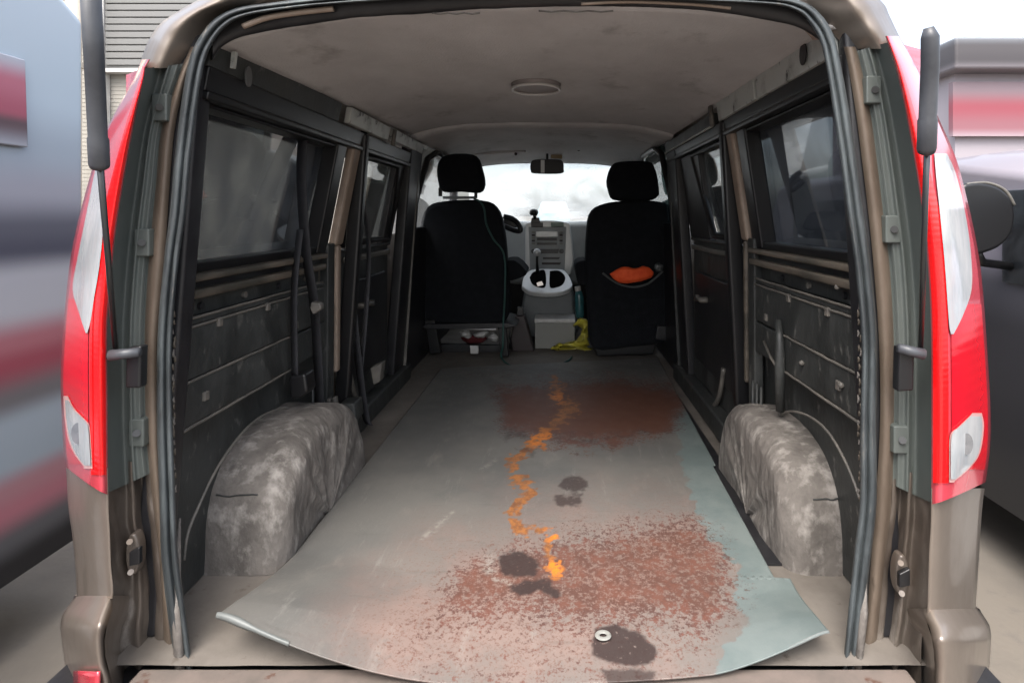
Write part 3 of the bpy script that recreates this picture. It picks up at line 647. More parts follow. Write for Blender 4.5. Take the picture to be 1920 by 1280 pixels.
# ---------------------------------------------------------------- dashboard and console
dash = empty('dashboard', P(1027, 470, 4.0) + Vector((0,0,CAMZ)), parent=van)
dash['label'] = 'grey dashboard with silver centre stack'
seatpart('dash_body', [(800,500),(800,425),(880,414),(985,416),(1069,416),(1180,414),(1215,425),(1215,500),(1027,540)], 4.08, 4.5, dash, plast, .04)
seatpart('centre_stack', [(985,515),(985,430),(992,417),(1027,413),(1062,417),(1070,430),(1070,515)], 3.98, 4.2, dash, plastl, .012)
M().slab([(991,425),(1062,425),(1058,512),(994,512)], 3.972, 3.99).build('stack_panel', plast, dash, bevel=.004)
M().slab([(1005,434),(1046,434),(1046,444),(1005,444)], 3.962, 3.98).build('radio', plastl, dash, bevel=.002)
M().slab([(1007,446),(1044,446),(1044,451),(1007,451)], 3.962, 3.98).build('radio_slot', trimd, dash, bevel=.001)
M().slab([(1007,455),(1044,455),(1044,459),(1007,459)], 3.962, 3.98).build('radio_slot', black, dash, bevel=.001)
M().slab([(1004,467),(1048,467),(1046,475),(1006,475)], 3.962, 3.98).build('climate_panel', trimd, dash, bevel=.001)
M().slab([(1018,482),(1050,482),(1048,486),(1018,486)], 3.962, 3.98).build('switch_row', trimd, dash, bevel=.001)
M().slab([(1016,492),(1052,492),(1050,496),(1016,496)], 3.962, 3.98).build('switch_row', brownp, dash, bevel=.001)
for x in (1000, 1052):
    for k in range(5):
        M().slab([(x-3,434+k*5.2),(x+3,434+k*5.2),(x+3,437.5+k*5.2),(x-3,437.5+k*5.2)], 3.962, 3.98).build('button', brownp if k % 2 else cardg, dash)
for x in (1000, 1053): M().tube([P(x, 471, 3.98), P(x, 471, 3.94)], .016, 14).build('dial', trimd, dash, bevel=.002)
M().slab([(996,417),(1018,417),(1018,426),(996,426)], 3.955, 4.0).build('vent', black, dash, bevel=.003)
M().slab([(1033,417),(1057,417),(1057,425),(1033,425)], 3.955, 4.0).build('clock_display', lcd, dash, bevel=.002)
M().tube([P(a[0],a[1],3.80+(a[0]-900)*-.001) for a in curve([(945,406),(960,410),(972,420),(976,432),(965,432),(945,424)],4)], .018, 8).build('steering_wheel', black, van, smooth=True)
M().slab([(944,406),(962,411),(973,424),(960,430),(944,428)], 3.78, 3.82).build('steering_hub', black, van, bevel=.01)
# gear lever
gl_ = M().tube([P(1008,512,3.75), P(1007,490,3.72), P(1007,478,3.70)], [.012,.009,.009], 10).build('gear_lever', black, van, smooth=True)
M().tube([P(1007,480,3.70), P(1007,477,3.70), P(1007,472,3.70), P(1007,468,3.70), P(1007,466,3.70)], [.012,.022,.026,.018,.006], 12).build('gear_knob', plastl, gl_, smooth=True)
# console
con = seatpart('console', [(984,540),(1027,546),(1070,540),(1078,580),(1080,628),(972,628),(977,580)], 3.62, 3.9, van, consm, .02)
pit = mat('deep_black', (.006,.006,.006), None, 1, spec=0)
ro = [(978,536),(981,520),(990,509),(1005,504),(1050,504),(1062,510),(1070,522),(1073,536),(1060,545),(1040,549),(1012,549),(990,545)]
def cy_(y): return 3.80 - (y-503)/41*.25
rc = curve(ro + [ro[0]], 4)[:-1]
M().quadbox([P(c[0], c[1], cy_(c[1])) for c in rc], (0, .02, -.03)).build('tray_rim', plastl, con, bevel=.008)
for hole in ([(993,520),(999,511),(1010,507),(1022,508),(1023,536),(1010,538),(998,532)], [(1031,508),(1046,507),(1056,513),(1060,522),(1055,533),(1044,538),(1031,537)]):
    hc = curve(hole + [hole[0]], 4)[:-1]
    M().quadbox([P(c[0], c[1], cy_(c[1]) - .006) for c in hc], (0, .01, -.01)).build('tray', pit, con)  # shade of the deep holes put into the colour of raised black lobes
M().slab([(1006,530),(1016,527),(1019,534),(1008,537)], 3.55, 3.56).build('coin_tray_scrap', chrome, con)
M().tube([P(1026,550,3.60), P(1026,550,3.63)], .012, 10).build('latch', black, con)
M().slab([(966,592),(984,592),(1002,660),(951,660)], 3.36, 3.46).build('handbrake_cover', brownp, van, bevel=.01)
M().slab([(970,576),(980,576),(982,592),(968,592)], 3.36, 3.40).build('belt_buckle', black, van, bevel=.004)
M().tube([P(958,600,3.3), P(955,630,3.3), P(960,655,3.32)], .006, 6).build('belt_stalk', trimd, van, smooth=True)
# mirror, visors
mr = M().slab([tuple(c) for c in curve([(994,312),(997,302),(1008,299),(1044,299),(1055,303),(1057,316),(1052,325),(1002,325),(995,320),(994,312)], 4)[:-1]], 3.62, 3.66).build('rear_view_mirror', black, van, bevel=.006)
M().slab([(1014,300),(1021,300),(1021,324),(1014,324)], 3.612, 3.622).build('mirror_glint', plastl, mr)
M().tube([P(1026,300,3.65), P(1026,276,3.72)], .008, 8).build('stem', black, mr, smooth=True)
M().slab([(852,284),(905,279),(985,275),(985,285),(905,290),(855,293)], 3.60, 3.63).build('sun_visor', liner, van, bevel=.004)
M().tube([P(852,283,3.6), P(905,277.5,3.6), P(985,274,3.6)], .006, 6).build('visor_shadow_gap', trimd, van, smooth=True)
for a, b in ((1085,281),(1189,285),(967,289)): M().tube([P(a,b,3.6), P(a,b,3.64)], .010, 8).build('visor_clip', brownp, van, smooth=True)
M().slab([(1033,290),(1054,289),(1054,298),(1033,297)], 3.70, 3.703).build('tan_card', paper, None, label='small tan card tucked behind the rear view mirror', cat='card')

# ---------------------------------------------------------------- loose things inside
ph = M().slab([(995,418),(1013,418),(1011,408),(997,408)], 3.95, 3.99).build('phone_holder', black, None, bevel=.003, label='black phone holder standing on the dashboard', cat='phone holder')
M().tube([P(1003,410,3.95), P(1002,402,3.93)], .012, 8).build('stem', black, ph, smooth=True)
M().tube([P(1001,404,3.93), P(1001,400,3.93), P(1001,395,3.93), P(1001,392,3.93)], [.022,.032,.030,.014], 12).build('clamp', black, ph, smooth=True)
bx = P(1003, 605, 3.42); bw = .262
b = M().box(bx.x, bx.x + .24, 3.42, 3.60, -.798, bx.z).build('white_box', cardg, None, bevel=.004, label='grey box with a white lid standing between the front seats', cat='box')
M().box(bx.x - .004, bx.x + .244, 3.414, 3.606, bx.z + .0, bx.z + .022).build('lid', white, b, bevel=.005, rough=.003, rs=20)
m = M(); rows = []
pts = curve([(1090,598,4),(1092,606,12),(1096,618,5),(1096,630,9),(1092,640,10),(1084,646,20),(1072,650,30),(1070,655,32)], 5)
for i, c in enumerate(pts):
    rows.append([P(c[0] + c[2]*math.cos(a)*(1+.35*math.sin(3*a+i*.6)), c[1] + .22*c[2]*math.sin(a), 3.36 + .05*math.sin(a)) for a in [2*math.pi*k/18 for k in range(18)]])
m.grid(rows, True); m.v = [v + mn.noise_vector(v*32)*.022 + mn.noise_vector(v*80)*.008 for v in m.v]
m.build('yellow_plastic_bag', yellow, None, smooth=True, label='crumpled yellow plastic bag beside the passenger seat', cat='plastic bag')
bt = M().tube([P(1087,596,3.40), P(1087,590,3.40), P(1086,556,3.40), P(1085,548,3.40), P(1084,543,3.40)], [.024,.028,.028,.022,.013], 14).build('bottle', teal, None, smooth=True, label='dark teal bottle with white cap beside the passenger seat', cat='bottle')
M().tube([P(1084,545,3.40), P(1083,537,3.40)], .018, 12).build('cap', white, bt)
# oddments under the driver seat
blob([(862,622),(876,619),(884,628),(878,634),(866,630)], 3.30, 3.36, .008, 60).build('crumpled_paper', white, None, smooth=True, label='crumpled white paper, leftmost scrap under the driver seat', cat='paper', group='paper scraps under the driver seat')
blob([(888,628),(905,620),(916,622),(910,630),(896,633)], 3.28, 3.34, .008, 60).build('crumpled_paper', white, None, smooth=True, label='crumpled white paper, middle scrap under the driver seat', cat='paper', group='paper scraps under the driver seat')
blob([(915,634),(926,624),(934,632),(930,640)], 3.28, 3.34, .008, 60).build('crumpled_paper', white, None, smooth=True, label='crumpled white paper, rightmost scrap under the driver seat', cat='paper', group='paper scraps under the driver seat')
blob([(864,634),(885,628),(912,632),(905,642),(880,644)], 3.34, 3.42, .008, 60).build('red_rag', mat('dark_red_cloth', (.10,.012,.015), None, .8), None, smooth=True, label='dark red rag under the driver seat', cat='rag')
M().slab([(881,648),(897,648),(897,663),(882,663)], 3.2, 3.21).build('white_tag', white, None, bevel=.002, label='small white tag dangling below the driver seat', cat='tag')
cp = [(889,373,3.24),(900,378,3.19),(908,392,3.18),(912,420,3.18),(925,448,3.18),(945,478,3.17),(947,540,3.16),(944,600,3.16),(943,645,3.14),(940,668,3.16),(955,684,3.06),(990,692,2.98),(1030,690,2.99),(1065,676,3.12),(1072,668,3.2)]
M().tube([P(*c) for c in curve(cp, 6)], .0055, 6).build('green_cord', green, None, smooth=True, label='dark green cord hanging over the driver seat onto the floor', cat='cord')

# ---------------------------------------------------------------- the steel sheet on the floor
NX, NY = 300, 460
def sheet_pt(u, v):
    yl = 1.0 + (2.93-1.0)*v; 
    rear = .965 + .055*abs(2*u-1)**2.2
    front = 2.93 + .22*u
    Y = rear + (front - rear)*v
    xl = -.612 + .012*min(1, (Y-1)/1.9)
    if Y < 1.235: xr = .487 + (.506-.487)*min(1, (Y-1.0)/.235)
    elif Y < 1.79: xr = .472 + .018*(Y-1.235)/.555
    else: xr = .500 + .055*(Y-1.79)/1.3
    X = xl + (xr - xl)*u
    dl = math.hypot((X+.612)/.42, (Y-1.0)/.33); dr = math.hypot((xr-X)/.22, (Y-1.0)/.20)
    z = -.7865 - .009*max(0, 1-(Y-.96)/.12) + .080*max(0, 1-dl)**1.5 + .052*max(0, 1-dr)**1.4 + .002*mn.noise(Vector((X*3, Y*3, 0)))
    z -= .0
    return (X, Y, z)
us = [i/NX for i in range(NX+1)]; vss = [(j/NY)**1.25 for j in range(NY+1)]
vv = [sheet_pt(u, v) for v in vss for u in us]
n1 = NX + 1
ff = [(j*n1+i, j*n1+i+1, (j+1)*n1+i+1, (j+1)*n1+i) for j in range(NY) for i in range(NX)]
A = np.array(vv); px = CX + F*A[:,0]/A[:,1]; py = CY - F*A[:,2]/A[:,1]
# stains: masks laid out once on the sheet
def sdf(poly):
    poly = np.array(poly, float); d = np.full(len(px), 1e9); ins = np.zeros(len(px), bool)
    for i in range(len(poly)):
        a, b = poly[i], poly[(i+1) % len(poly)]
        ab = b - a; t = np.clip(((px-a[0])*ab[0] + (py-a[1])*ab[1]) / (ab@ab), 0, 1)
        d = np.minimum(d, np.hypot(px-a[0]-t*ab[0], py-a[1]-t*ab[1]))
        cnd = ((a[1] > py) != (b[1] > py)); ins ^= cnd & (px < (b[0]-a[0])*(py-a[1])/((b[1]-a[1]) + 1e-9) + a[0])
    return np.where(ins, -d, d)
def stroke(pts):
    d = np.full(len(px), 1e9)
    for (x0,y0,w0),(x1,y1,w1) in zip(pts[:-1], pts[1:]):
        ab = np.array([x1-x0, y1-y0]); t = np.clip(((px-x0)*ab[0]+(py-y0)*ab[1])/(ab@ab), 0, 1)
        d = np.minimum(d, np.hypot(px-x0-t*ab[0], (py-y0-t*ab[1])*1.2) / (w0+(w1-w0)*t))
    return d
ns = lambda f, o=0: np.array([mn.fractal(Vector((a[0]*f, a[1]*f, o)), .8, 2.2, 5) for a in vv])
n_lo, n_mid, n_hi = ns(5, 1), ns(18, 5), ns(55, 9)
soft = lambda d, w: np.clip(.5 - d/(2*w), 0, 1)
big = sdf([(1060,990),(1180,965),(1300,968),(1370,1010),(1385,1080),(1400,1140),(1370,1180),(1335,1240),(1330,1290),(1100,1330),(780,1310),(700,1180),(800,1120),(850,1050),(930,1020)])
rust = soft(big + n_mid*22 + n_lo*14, 34)*.95
rust *= np.clip(.35 + .65*soft(sdf([(1040,985),(1300,975),(1390,1080),(1395,1180),(1320,1200),(1250,1170),(1100,1160),(1000,1150),(830,1150),(810,1070),(930,1020)]) + n_lo*25, 45), 0, 1)
far = sdf([(940,735),(1030,722),(1160,722),(1255,735),(1290,755),(1250,800),(1150,822),(1020,820),(950,790)])
rust = np.maximum(rust, soft(far + n_mid*14 + n_lo*12 - 10, 22)*1.35)
rust = np.maximum(rust, .5*soft(sdf([(860,698),(950,696),(960,706),(880,708)]) + n_mid*6, 8))
salm = soft(sdf([(700,1090),(860,1000),(1060,960),(1290,950),(1350,1010),(1375,1100),(1360,1180),(1325,1290),(1000,1340),(700,1290),(620,1200)]) + n_lo*40 + n_mid*14, 85)
teal_ = soft(sdf([(1285,900),(1330,1000),(1385,1060),(1372,1120),(1400,1170),(1350,1210),(1335,1280),(1335,1340),(1700,1340),(1700,1000),(1330,780),(1300,740),(1260,790)]) + n_mid*14 + n_lo*8, 16)
trail = stroke([(1040,712,14),(1048,745,20),(1072,765,20),(1035,800,14),(1010,825,22),(985,842,14),(965,868,19),(958,888,14),(985,912,24),(1000,922,14),(965,945,14),(955,970,14),(975,990,15),(1012,995,14),(1034,1005,17),(1026,1035,11),(1040,1062,17),(1042,1080,13)])
n_x = ns(34, 21)
orng = np.clip((1.0 - trail*.95 - n_mid*.6 - n_x*.8 - n_hi*.45)*1.5, 0, 1)
hot = np.clip(1.3 - stroke([(1045,745,15),(1046,748,15)]), 0, 1) + np.clip(1.3 - stroke([(1005,825,20),(1025,822,20)]), 0, 1) + np.clip(1.3-stroke([(1034,1000,15),(1036,1006,15)]), 0, 1) + 1.3*np.clip(1.3-stroke([(1040,1062,17),(1042,1072,17)]), 0, 1)
feet = [[(1048,912),(1052,898),(1075,892),(1096,900),(1102,912),(1085,924),(1060,920)], [(1043,930),(1092,926),(1090,944),(1070,950),(1040,948)],
        [(933,1055),(938,1040),(965,1032),(990,1040),(1013,1058),(1005,1078),(965,1084),(938,1072)], [(952,1100),(985,1088),(1030,1088),(1052,1112),(1044,1122),(1010,1112),(975,1114)],
        [(1110,1215),(1116,1182),(1150,1174),(1195,1184),(1228,1210),(1228,1240),(1190,1250),(1140,1242),(1112,1228)], [(1130,1258),(1180,1252),(1230,1258),(1226,1285),(1140,1285)],
        [(945,822),(952,812),(975,811),(988,820),(975,822),(960,818),(950,826)], [(965,842),(985,840),(1004,846),(1000,854),(985,848)]]
dark = np.zeros(len(px))
for k, f_ in enumerate(feet): dark = np.maximum(dark, soft(sdf(f_) + n_hi*5 + n_mid*4, 3.2) * (.55 + .3*n_mid if k in (6,7) else (.8 if k in (0,1,5) else .95)))
sm = bpy.data.meshes.new('steel_sheet'); sm.from_pydata(vv, [], ff)
def attr(nm, v):
    a = sm.attributes.new(nm, 'FLOAT', 'POINT'); a.data.foreach_set('value', np.clip(v, 0, 2).astype(np.float32))
pale = np.clip(1.2 - stroke([(790,1010,5),(815,992,9),(835,972,6),(850,960,4)]), 0, 1)*.7 + .8*np.clip(1.3 - stroke([(918,1040,10),(915,1065,12),(935,1088,9),(960,1096,6)]), 0, 1)*(dark < .2) + .5*np.clip(1.2 - stroke([(905,880,6),(930,862,5)]), 0, 1)
for nm, v in (('pale', pale), ('rust', rust), ('salmon', salm), ('teal', teal_), ('orange', orng), ('hot', hot), ('dark', dark)): attr(nm, v)
sm.polygons.foreach_set('use_smooth', [True]*len(sm.polygons))
m = bpy.data.materials.new('rust_stained_steel'); m.use_nodes = True; nt = m.node_tree; nd = nt.nodes; L = nt.links; pb = nd['Principled BSDF']
tc = nd.new('ShaderNodeTexCoord')
def A_(nm): n = nd.new('ShaderNodeAttribute'); n.attribute_name = nm; return n.outputs['Fac']
def N_(s, d=6, r=.6, st=(1,1,1)):
    mp = nd.new('ShaderNodeMapping'); mp.inputs['Scale'].default_value = st; L.new(tc.outputs['Object'], mp.inputs[0])
    n = nd.new('ShaderNodeTexNoise'); n.inputs['Scale'].default_value = s; n.inputs['Detail'].default_value = d; n.inputs['Roughness'].default_value = r; L.new(mp.outputs[0], n.inputs['Vector']); return n.outputs['Fac']
def MA(op, a, b, cl=False):
    n = nd.new('ShaderNodeMath'); n.operation = op; n.use_clamp = cl
    for i, q in enumerate((a, b)):
        if isinstance(q, (int, float)): n.inputs[i].default_value = q
        else: L.new(q, n.inputs[i])
    return n.outputs[0]
def MX(f, a, b):
    n = nd.new('ShaderNodeMix'); n.data_type = 'RGBA'
    if isinstance(f, (int, float)): n.inputs[0].default_value = f
    else: L.new(f, n.inputs[0])
    for i, q in ((6, a), (7, b)):
        if isinstance(q, tuple): n.inputs[i].default_value = (*q, 1)
        else: L.new(q, n.inputs[i])
    return n.outputs[2]
def RG(x, a, b): 
    n = nd.new('ShaderNodeMapRange'); n.interpolation_type = 'SMOOTHSTEP'; n.inputs[1].default_value = a; n.inputs[2].default_value = b; L.new(x, n.inputs[0]); return n.outputs[0]
base = MX(RG(N_(3), .35, .65), (.145,.140,.128), (.108,.107,.101))
base = MX(RG(N_(9, 8, .7, (1,.5,1)), .55, .75), base, (.18,.17,.152))
base = MX(MA('MULTIPLY', A_('salmon'), MA('MULTIPLY', RG(N_(30, 8, .7), .2, .42), MA('ADD', MA('MULTIPLY', RG(N_(6, 5, .7), .38, .60), .55), .45))), base, (.215,.158,.136))
base = MX(MA('MULTIPLY', RG(N_(28, 9, .8, (1,.12,1)), .55, .72), .45), base, (.28,.27,.245))
base = MX(MA('MULTIPLY', RG(N_(22, 9, .8, (.15,1,1)), .57, .72), .40), base, (.085,.078,.068))
base = MX(MA('MULTIPLY', A_('salmon'), MA('MULTIPLY', RG(N_(150, 4, .7), .54, .64), .55)), base, (.13,.06,.044))
base = MX(RG(MA('ADD', A_('teal'), MA('MULTIPLY', MA('SUBTRACT', N_(38, 8, .7), .5), 1.1)), .42, .60), base, MX(RG(N_(8), .4, .65), (.118,.148,.145), (.150,.178,.172)))
spk = RG(MA('ADD', MA('ADD', MA('MULTIPLY', N_(80, 3, .6), .5), MA('MULTIPLY', N_(210, 4, .7), .5)), MA('MULTIPLY', A_('rust'), .165)), .565, .675)
base = MX(MA('MULTIPLY', spk, MA('MINIMUM', MA('MULTIPLY', A_('rust'), 2.4), .85)), base, MX(RG(N_(24), .4, .6), (.13,.045,.03), (.07,.028,.022)))
base = MX(MA('MULTIPLY', MA('SUBTRACT', A_('rust'), .74, True), 1.5), base, (.12,.053,.034))
base = MX(MA('MULTIPLY', A_('pale'), RG(N_(60, 6, .7), .42, .6)), base, (.27,.255,.225))
ofs = RG(MA('ADD', MA('MULTIPLY', A_('orange'), .62), MA('MULTIPLY', N_(75, 8, .75), .55)), .50, .92)
base = MX(ofs, base, MX(MA('MULTIPLY', A_('hot'), RG(N_(40, 6, .7), .3, .6), True), MX(RG(N_(28, 7, .75), .38, .62), (.32,.125,.035), (.16,.07,.033)), (.62,.19,.02)))
base = MX(MA('MULTIPLY', A_('dark'), RG(N_(90, 4), .25, .4)), base, (.036,.024,.022))
L.new(base, pb.inputs['Base Color'])
q = nd.new('ShaderNodeMapRange'); q.inputs[3].default_value = .42; q.inputs[4].default_value = .7; L.new(N_(14), q.inputs[0]); L.new(q.outputs[0], pb.inputs['Roughness'])
bp = nd.new('ShaderNodeBump'); bp.inputs['Strength'].default_value = .25; bp.inputs['Distance'].default_value = .002; L.new(N_(120, 4), bp.inputs['Height']); L.new(bp.outputs[0], pb.inputs['Normal'])
sm.materials.append(m)
so = bpy.data.objects.new('steel_sheet', sm); place(so, None, Vector((0, 0, CAMZ))); q = so.modifiers.new('s', 'SOLIDIFY'); q.thickness = .003; q.offset = 0
tag(so, 'rust-stained steel sheet with shoe prints lying on the van floor', 'metal sheet')
lip = [Vector(sheet_pt(u, 0)) for u in yrange(.0, .13, 24)]
rows = []
for k, p in enumerate(lip):
    w = .003 + .019*math.exp(-((k-6)/6.5)**2)*(1 - (k/24)**4) + .003*mn.noise(p*60)
    rows.append([p + Vector((0, w*.4, .004)), p + Vector((0, w*.1, .007)), p + Vector((0, -.003, .001)), p + Vector((0, -.002, -.001-.2*w)), p + Vector((0, .004, -.001-.2*w))])
M().grid(rows).build('bent_lip', curl, so, smooth=True)
lip = [Vector(sheet_pt(u, 0)) for u in yrange(.93, 1, 8)]
M().grid([[p + Vector((0, .003, .002)), p + Vector((0, -.002, .0)), p + Vector((0, .003, -.003))] for p in lip]).build('bent_lip', curl, so, smooth=True)
cpx = P(1132, 1200, 1.045); cpx.z = sheet_pt(.62, .04)[2] + .004
M().tube([Vector((cpx.x + .011*math.cos(q_), 1.06 + .009*math.sin(q_), -.7815)) for q_ in [2*math.pi*k/24 for k in range(25)]], .0045, 8, flat=.5, cap=False).build('white_washer', cardg, None, label='small white washer lying in the nearest dark shoe print', cat='washer')
M().tube([P(985, 695, 2.92), P(1000, 690, 2.96), P(1018, 693, 2.94)], [.004,.012,.004], 6, flat=.3).build('paper_scrap', white, None, smooth=True, label='tiny pale scrap at the far edge of the steel sheet', cat='scrap')

# ---------------------------------------------------------------- outside: neighbours and yard
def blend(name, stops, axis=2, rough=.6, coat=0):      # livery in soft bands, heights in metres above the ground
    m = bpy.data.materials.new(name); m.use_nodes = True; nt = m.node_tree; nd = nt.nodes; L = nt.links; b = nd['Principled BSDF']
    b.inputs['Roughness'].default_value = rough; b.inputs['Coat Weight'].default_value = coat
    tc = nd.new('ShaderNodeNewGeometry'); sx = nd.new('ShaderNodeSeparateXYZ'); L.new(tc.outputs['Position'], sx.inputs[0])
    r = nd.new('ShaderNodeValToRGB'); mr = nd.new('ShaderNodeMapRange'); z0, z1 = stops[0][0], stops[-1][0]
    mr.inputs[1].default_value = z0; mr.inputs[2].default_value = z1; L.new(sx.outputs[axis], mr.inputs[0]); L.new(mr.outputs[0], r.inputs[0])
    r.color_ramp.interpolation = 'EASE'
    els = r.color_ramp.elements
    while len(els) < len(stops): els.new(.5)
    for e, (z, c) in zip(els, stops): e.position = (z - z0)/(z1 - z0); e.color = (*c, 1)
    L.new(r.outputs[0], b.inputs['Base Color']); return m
def car(name, x0, x1, ya, yb, prof, mt, label, cat, winz, wcol, side_s):
    e = empty(name, ((x0+x1)/2, (ya+yb)/2, 0), label, cat)
    # body: lengthwise profile (fraction along, height above the ground) swept across with rounded shoulders
    rows = []
    for k in range(13):
        t = k/12; x = x0 + (x1-x0)*t; inset = abs(2*t-1)**6
        rows.append([Vector((x, ya + (yb-ya)*(.5 + (f-.5)*(1 - .02*inset)), (h if h < .5 else h - .09*inset*(h/2)) - CAMZ)) for f, h in prof])
    m_ = M().grid(rows)
    for k in (0, 12): m_.f.append(tuple(range(k*len(prof), (k+1)*len(prof))))
    body = m_.build('body', mt, e, smooth=False, bevel=.03, seg=3)
    xs = x1 if side_s < 0 else x0; o_ = .004*(1 if side_s < 0 else -1)
    for (f0, f1) in ((.18,.38),(.42,.62),(.66,.84)):
        M().quadbox([Vector((xs + o_, ya + (yb-ya)*f, z - CAMZ)) for f, z in ((f0,winz[0]),(f1,winz[0]),(f1,winz[1]),(f0,winz[1]))], (o_*2, 0, 0)).build('window', wcol, e, bevel=.003)
    for f in (.18, .8):
        w = M().tube([(xs - (.2 if side_s < 0 else -.2), ya+(yb-ya)*f, .33-CAMZ), (xs + o_*2, ya+(yb-ya)*f, .33-CAMZ)], .33, 28).build('wheel', tyre, e, bevel=.02)
        M().tube([(xs, ya+(yb-ya)*f, .33-CAMZ), (xs + o_*4, ya+(yb-ya)*f, .33-CAMZ)], .2, 20).build('rim', plastl, w)
    return e
vanprof = [(0,.25),(0,.9),(.05,1.1),(.17,1.3),(.25,2.2),(.5,2.3),(.97,2.3),(1,2.2),(1,.25)]
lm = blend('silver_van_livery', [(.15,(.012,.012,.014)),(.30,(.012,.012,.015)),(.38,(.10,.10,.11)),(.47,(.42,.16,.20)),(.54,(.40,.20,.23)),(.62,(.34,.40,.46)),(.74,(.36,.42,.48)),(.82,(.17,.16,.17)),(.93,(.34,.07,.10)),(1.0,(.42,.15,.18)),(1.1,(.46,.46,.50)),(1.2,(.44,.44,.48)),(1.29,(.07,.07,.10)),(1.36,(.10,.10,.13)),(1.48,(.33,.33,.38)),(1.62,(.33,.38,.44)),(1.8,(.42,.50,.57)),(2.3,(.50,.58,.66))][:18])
lv = car('parked_van', -3.6, -1.72, -2.9, 2.12, vanprof, lm, 'silver parked van with pink-red bands at the left edge', 'van', (1.45, 1.95), tint, -1)
tl = blend('faded_red_lamp', [(1.60,(.36,.38,.43)),(1.69,(.10,.06,.07)),(1.73,(.34,.08,.12)),(1.82,(.42,.13,.18)),(1.90,(.42,.44,.50))])
M().quadbox([(-1.715,1.66,1.62-CAMZ),(-1.715,1.83,1.62-CAMZ),(-1.715,1.82,1.90-CAMZ),(-1.715,1.66,1.90-CAMZ)], (.012,0,0)).build('side_lamp', tl, lv, bevel=.005)
carprof = [(0,.25),(0,.7),(.03,.95),(.2,1.08),(.34,1.62),(.45,1.70),(.92,1.70),(1,1.15),(1,.25)]
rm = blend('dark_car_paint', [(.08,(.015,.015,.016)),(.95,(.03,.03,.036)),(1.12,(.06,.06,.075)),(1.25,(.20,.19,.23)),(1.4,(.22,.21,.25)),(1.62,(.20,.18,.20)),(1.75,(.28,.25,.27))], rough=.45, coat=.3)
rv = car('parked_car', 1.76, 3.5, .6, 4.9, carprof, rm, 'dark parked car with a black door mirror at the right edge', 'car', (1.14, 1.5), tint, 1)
mo = [(1806,345),(1835,341),(1870,348),(1895,368),(1905,400),(1900,435),(1880,460),(1850,474),(1815,478),(1800,440),(1798,380)]
mir = seatpart('door_mirror', mo, 2.06, 2.16, rv, black, .02, 3)
M().tube([P(1830,470,2.11), P(1842,492,2.13), P(1900,500,2.2)], .016, 8).build('mirror_arm', black, rv, smooth=True)
M().tube([P(a[0], a[1], 2.07) for a in curve([(1812,346),(1850,343),(1884,357),(1902,385)], 5)], .006, 6).build('mirror_edge', trimw, rv, smooth=True)

# building behind on the left, with ribbed siding, a grey shutter and a pipe
bl = empty('building', (-4.6, 4.75, 0), 'beige sided building with a grey shutter beyond the left side', 'building')
sid = mat('beige_siding', (.36,.34,.30), (.30,.285,.25), .7, 0, 2, (.4,.7))
M().box(-8.5, -1.52, 4.62, 7.5, -1.4, 2.6).build('wall', sid, bl)
x0, x1 = P(205,0,4.6).x, P(520,0,4.6).x
M().box(x0, x1, 4.56, 4.60, P(0,130,4.56).z, 2.4).build('shutter', mat('grey_shutter', (.16,.16,.155), (.13,.13,.125), .6, 0, 3, (.4,.7)), bl)
k = 0; z = P(0,130,4.56).z + .03
while z < 2.3 and k < 40:
    M().box(x0 + .01, x1 - .01, 4.545, 4.559, z, z + .045).build('shutter_slat', mat('slat_grey', (.17,.17,.165), None, .6) if k == 0 else bpy.data.materials['slat_grey'], bl, bevel=.003); z += .055; k += 1
M().box(x0 - .05, x0, 4.54, 4.61, -.2, 2.4).build('frame', white, bl); M().box(x0 - .05, x1, 4.53, 4.61, P(0,130,4.56).z - .03, P(0,130,4.56).z).build('frame', white, bl)
sb_ = M(); z = -1.35
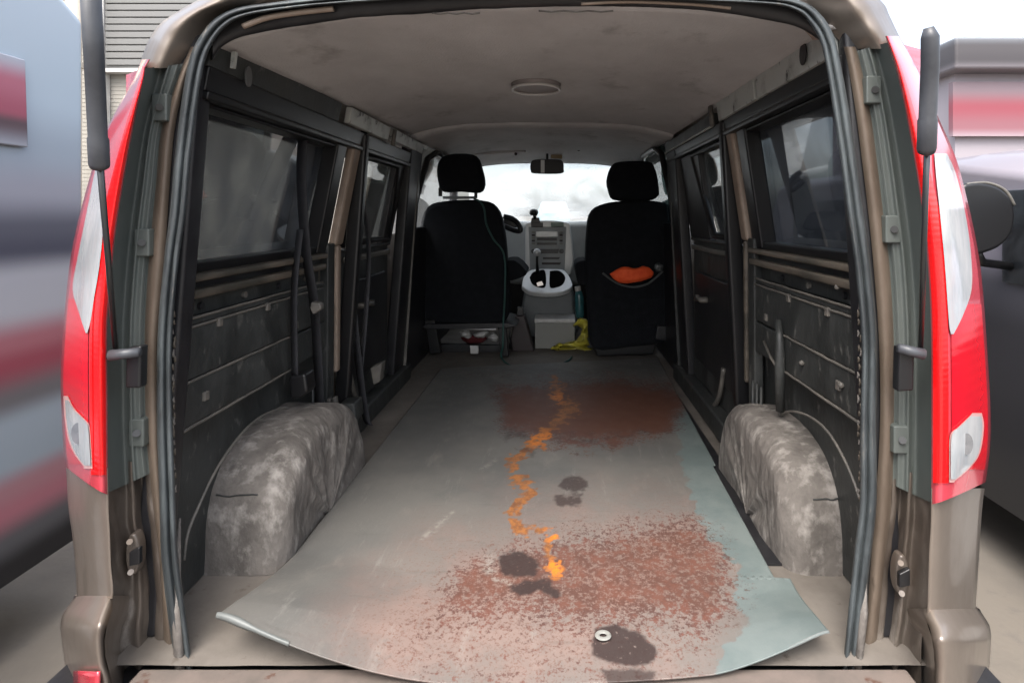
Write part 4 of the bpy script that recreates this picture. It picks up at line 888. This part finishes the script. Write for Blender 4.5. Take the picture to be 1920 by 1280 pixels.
while z < P(0,137,4.56).z - .03: sb_.box(-8.4, -1.53, 4.617, 4.622, z, z + .022); z += .032
sb_.build('siding_ribs', sid, bl, kind='stuff')
sb_ = M(); z = P(0,137,4.56).z
while z < 2.5: sb_.box(-8.4, x0 - .06, 4.617, 4.622, z, z + .022); z += .032
sb_.build('siding_ribs', sid, bl, kind='stuff')
pp = M().tube([P(138,900,4.4), P(138,-200,4.4)], .05, 14).build('drain_pipe', pipem, bl, smooth=True)
M().tube([P(138,128,4.4), P(138,116,4.4)], .062, 14).build('pipe_collar', pipem, pp, bevel=.004)
# far right: low shop with a dark eave and red fascia
sh = empty('shop', (9, 11, 0), 'low grey shop with red fascia under a dark eave far right', 'shop')
M().box(6.3, 14, 9, 13, -1.4, 2.3).build('wall', mat('mauve_wall', (.33,.30,.33), None, .8), sh)
M().box(6.2, 14, 8.9, 9.0, 1.25, 2.1).build('fascia', blend('red_fascia', [(2.6,(.35,.28,.31)),(2.8,(.24,.10,.12)),(3.1,(.26,.06,.08)),(3.4,(.2,.15,.17))]), sh)
M().box(6.1, 14, 8.7, 13, 2.25, 2.75).build('eave', blend('dark_eave', [(3.6,(.22,.20,.22)),(3.8,(.06,.055,.06)),(4.0,(.07,.065,.07)),(4.2,(.22,.24,.27))]), sh, bevel=.05)
# pale blue van seen through the fogged windscreen
fp = M(); a = P(1008,0,30).x; b_ = P(1068,0,30).x
fv = empty('pale_blue_van', ((a+b_)/2, 31, 0), 'pale blue van far ahead through the windscreen', 'van')
pb_ = mat('pale_blue_paint', (.26,.42,.50), None, .5)
M().quadbox([(a,30,-1.1),(b_,30,-1.1),(b_,30,.2),(b_-.2,30,.75),(a+.2,30,.75),(a,30,.2)], (0,4,0)).build('body', pb_, fv, bevel=.08, seg=3)
M().box(a+.25, b_-.25, 29.98, 30.0, .15, .6).build('rear_window', plast, fv)
for x in (a+.2, b_-.2): M().tube([(x-.1, 30.7, -1.08), (x+.1, 30.7, -1.08)], .32, 16).build('wheel', tyre, fv)
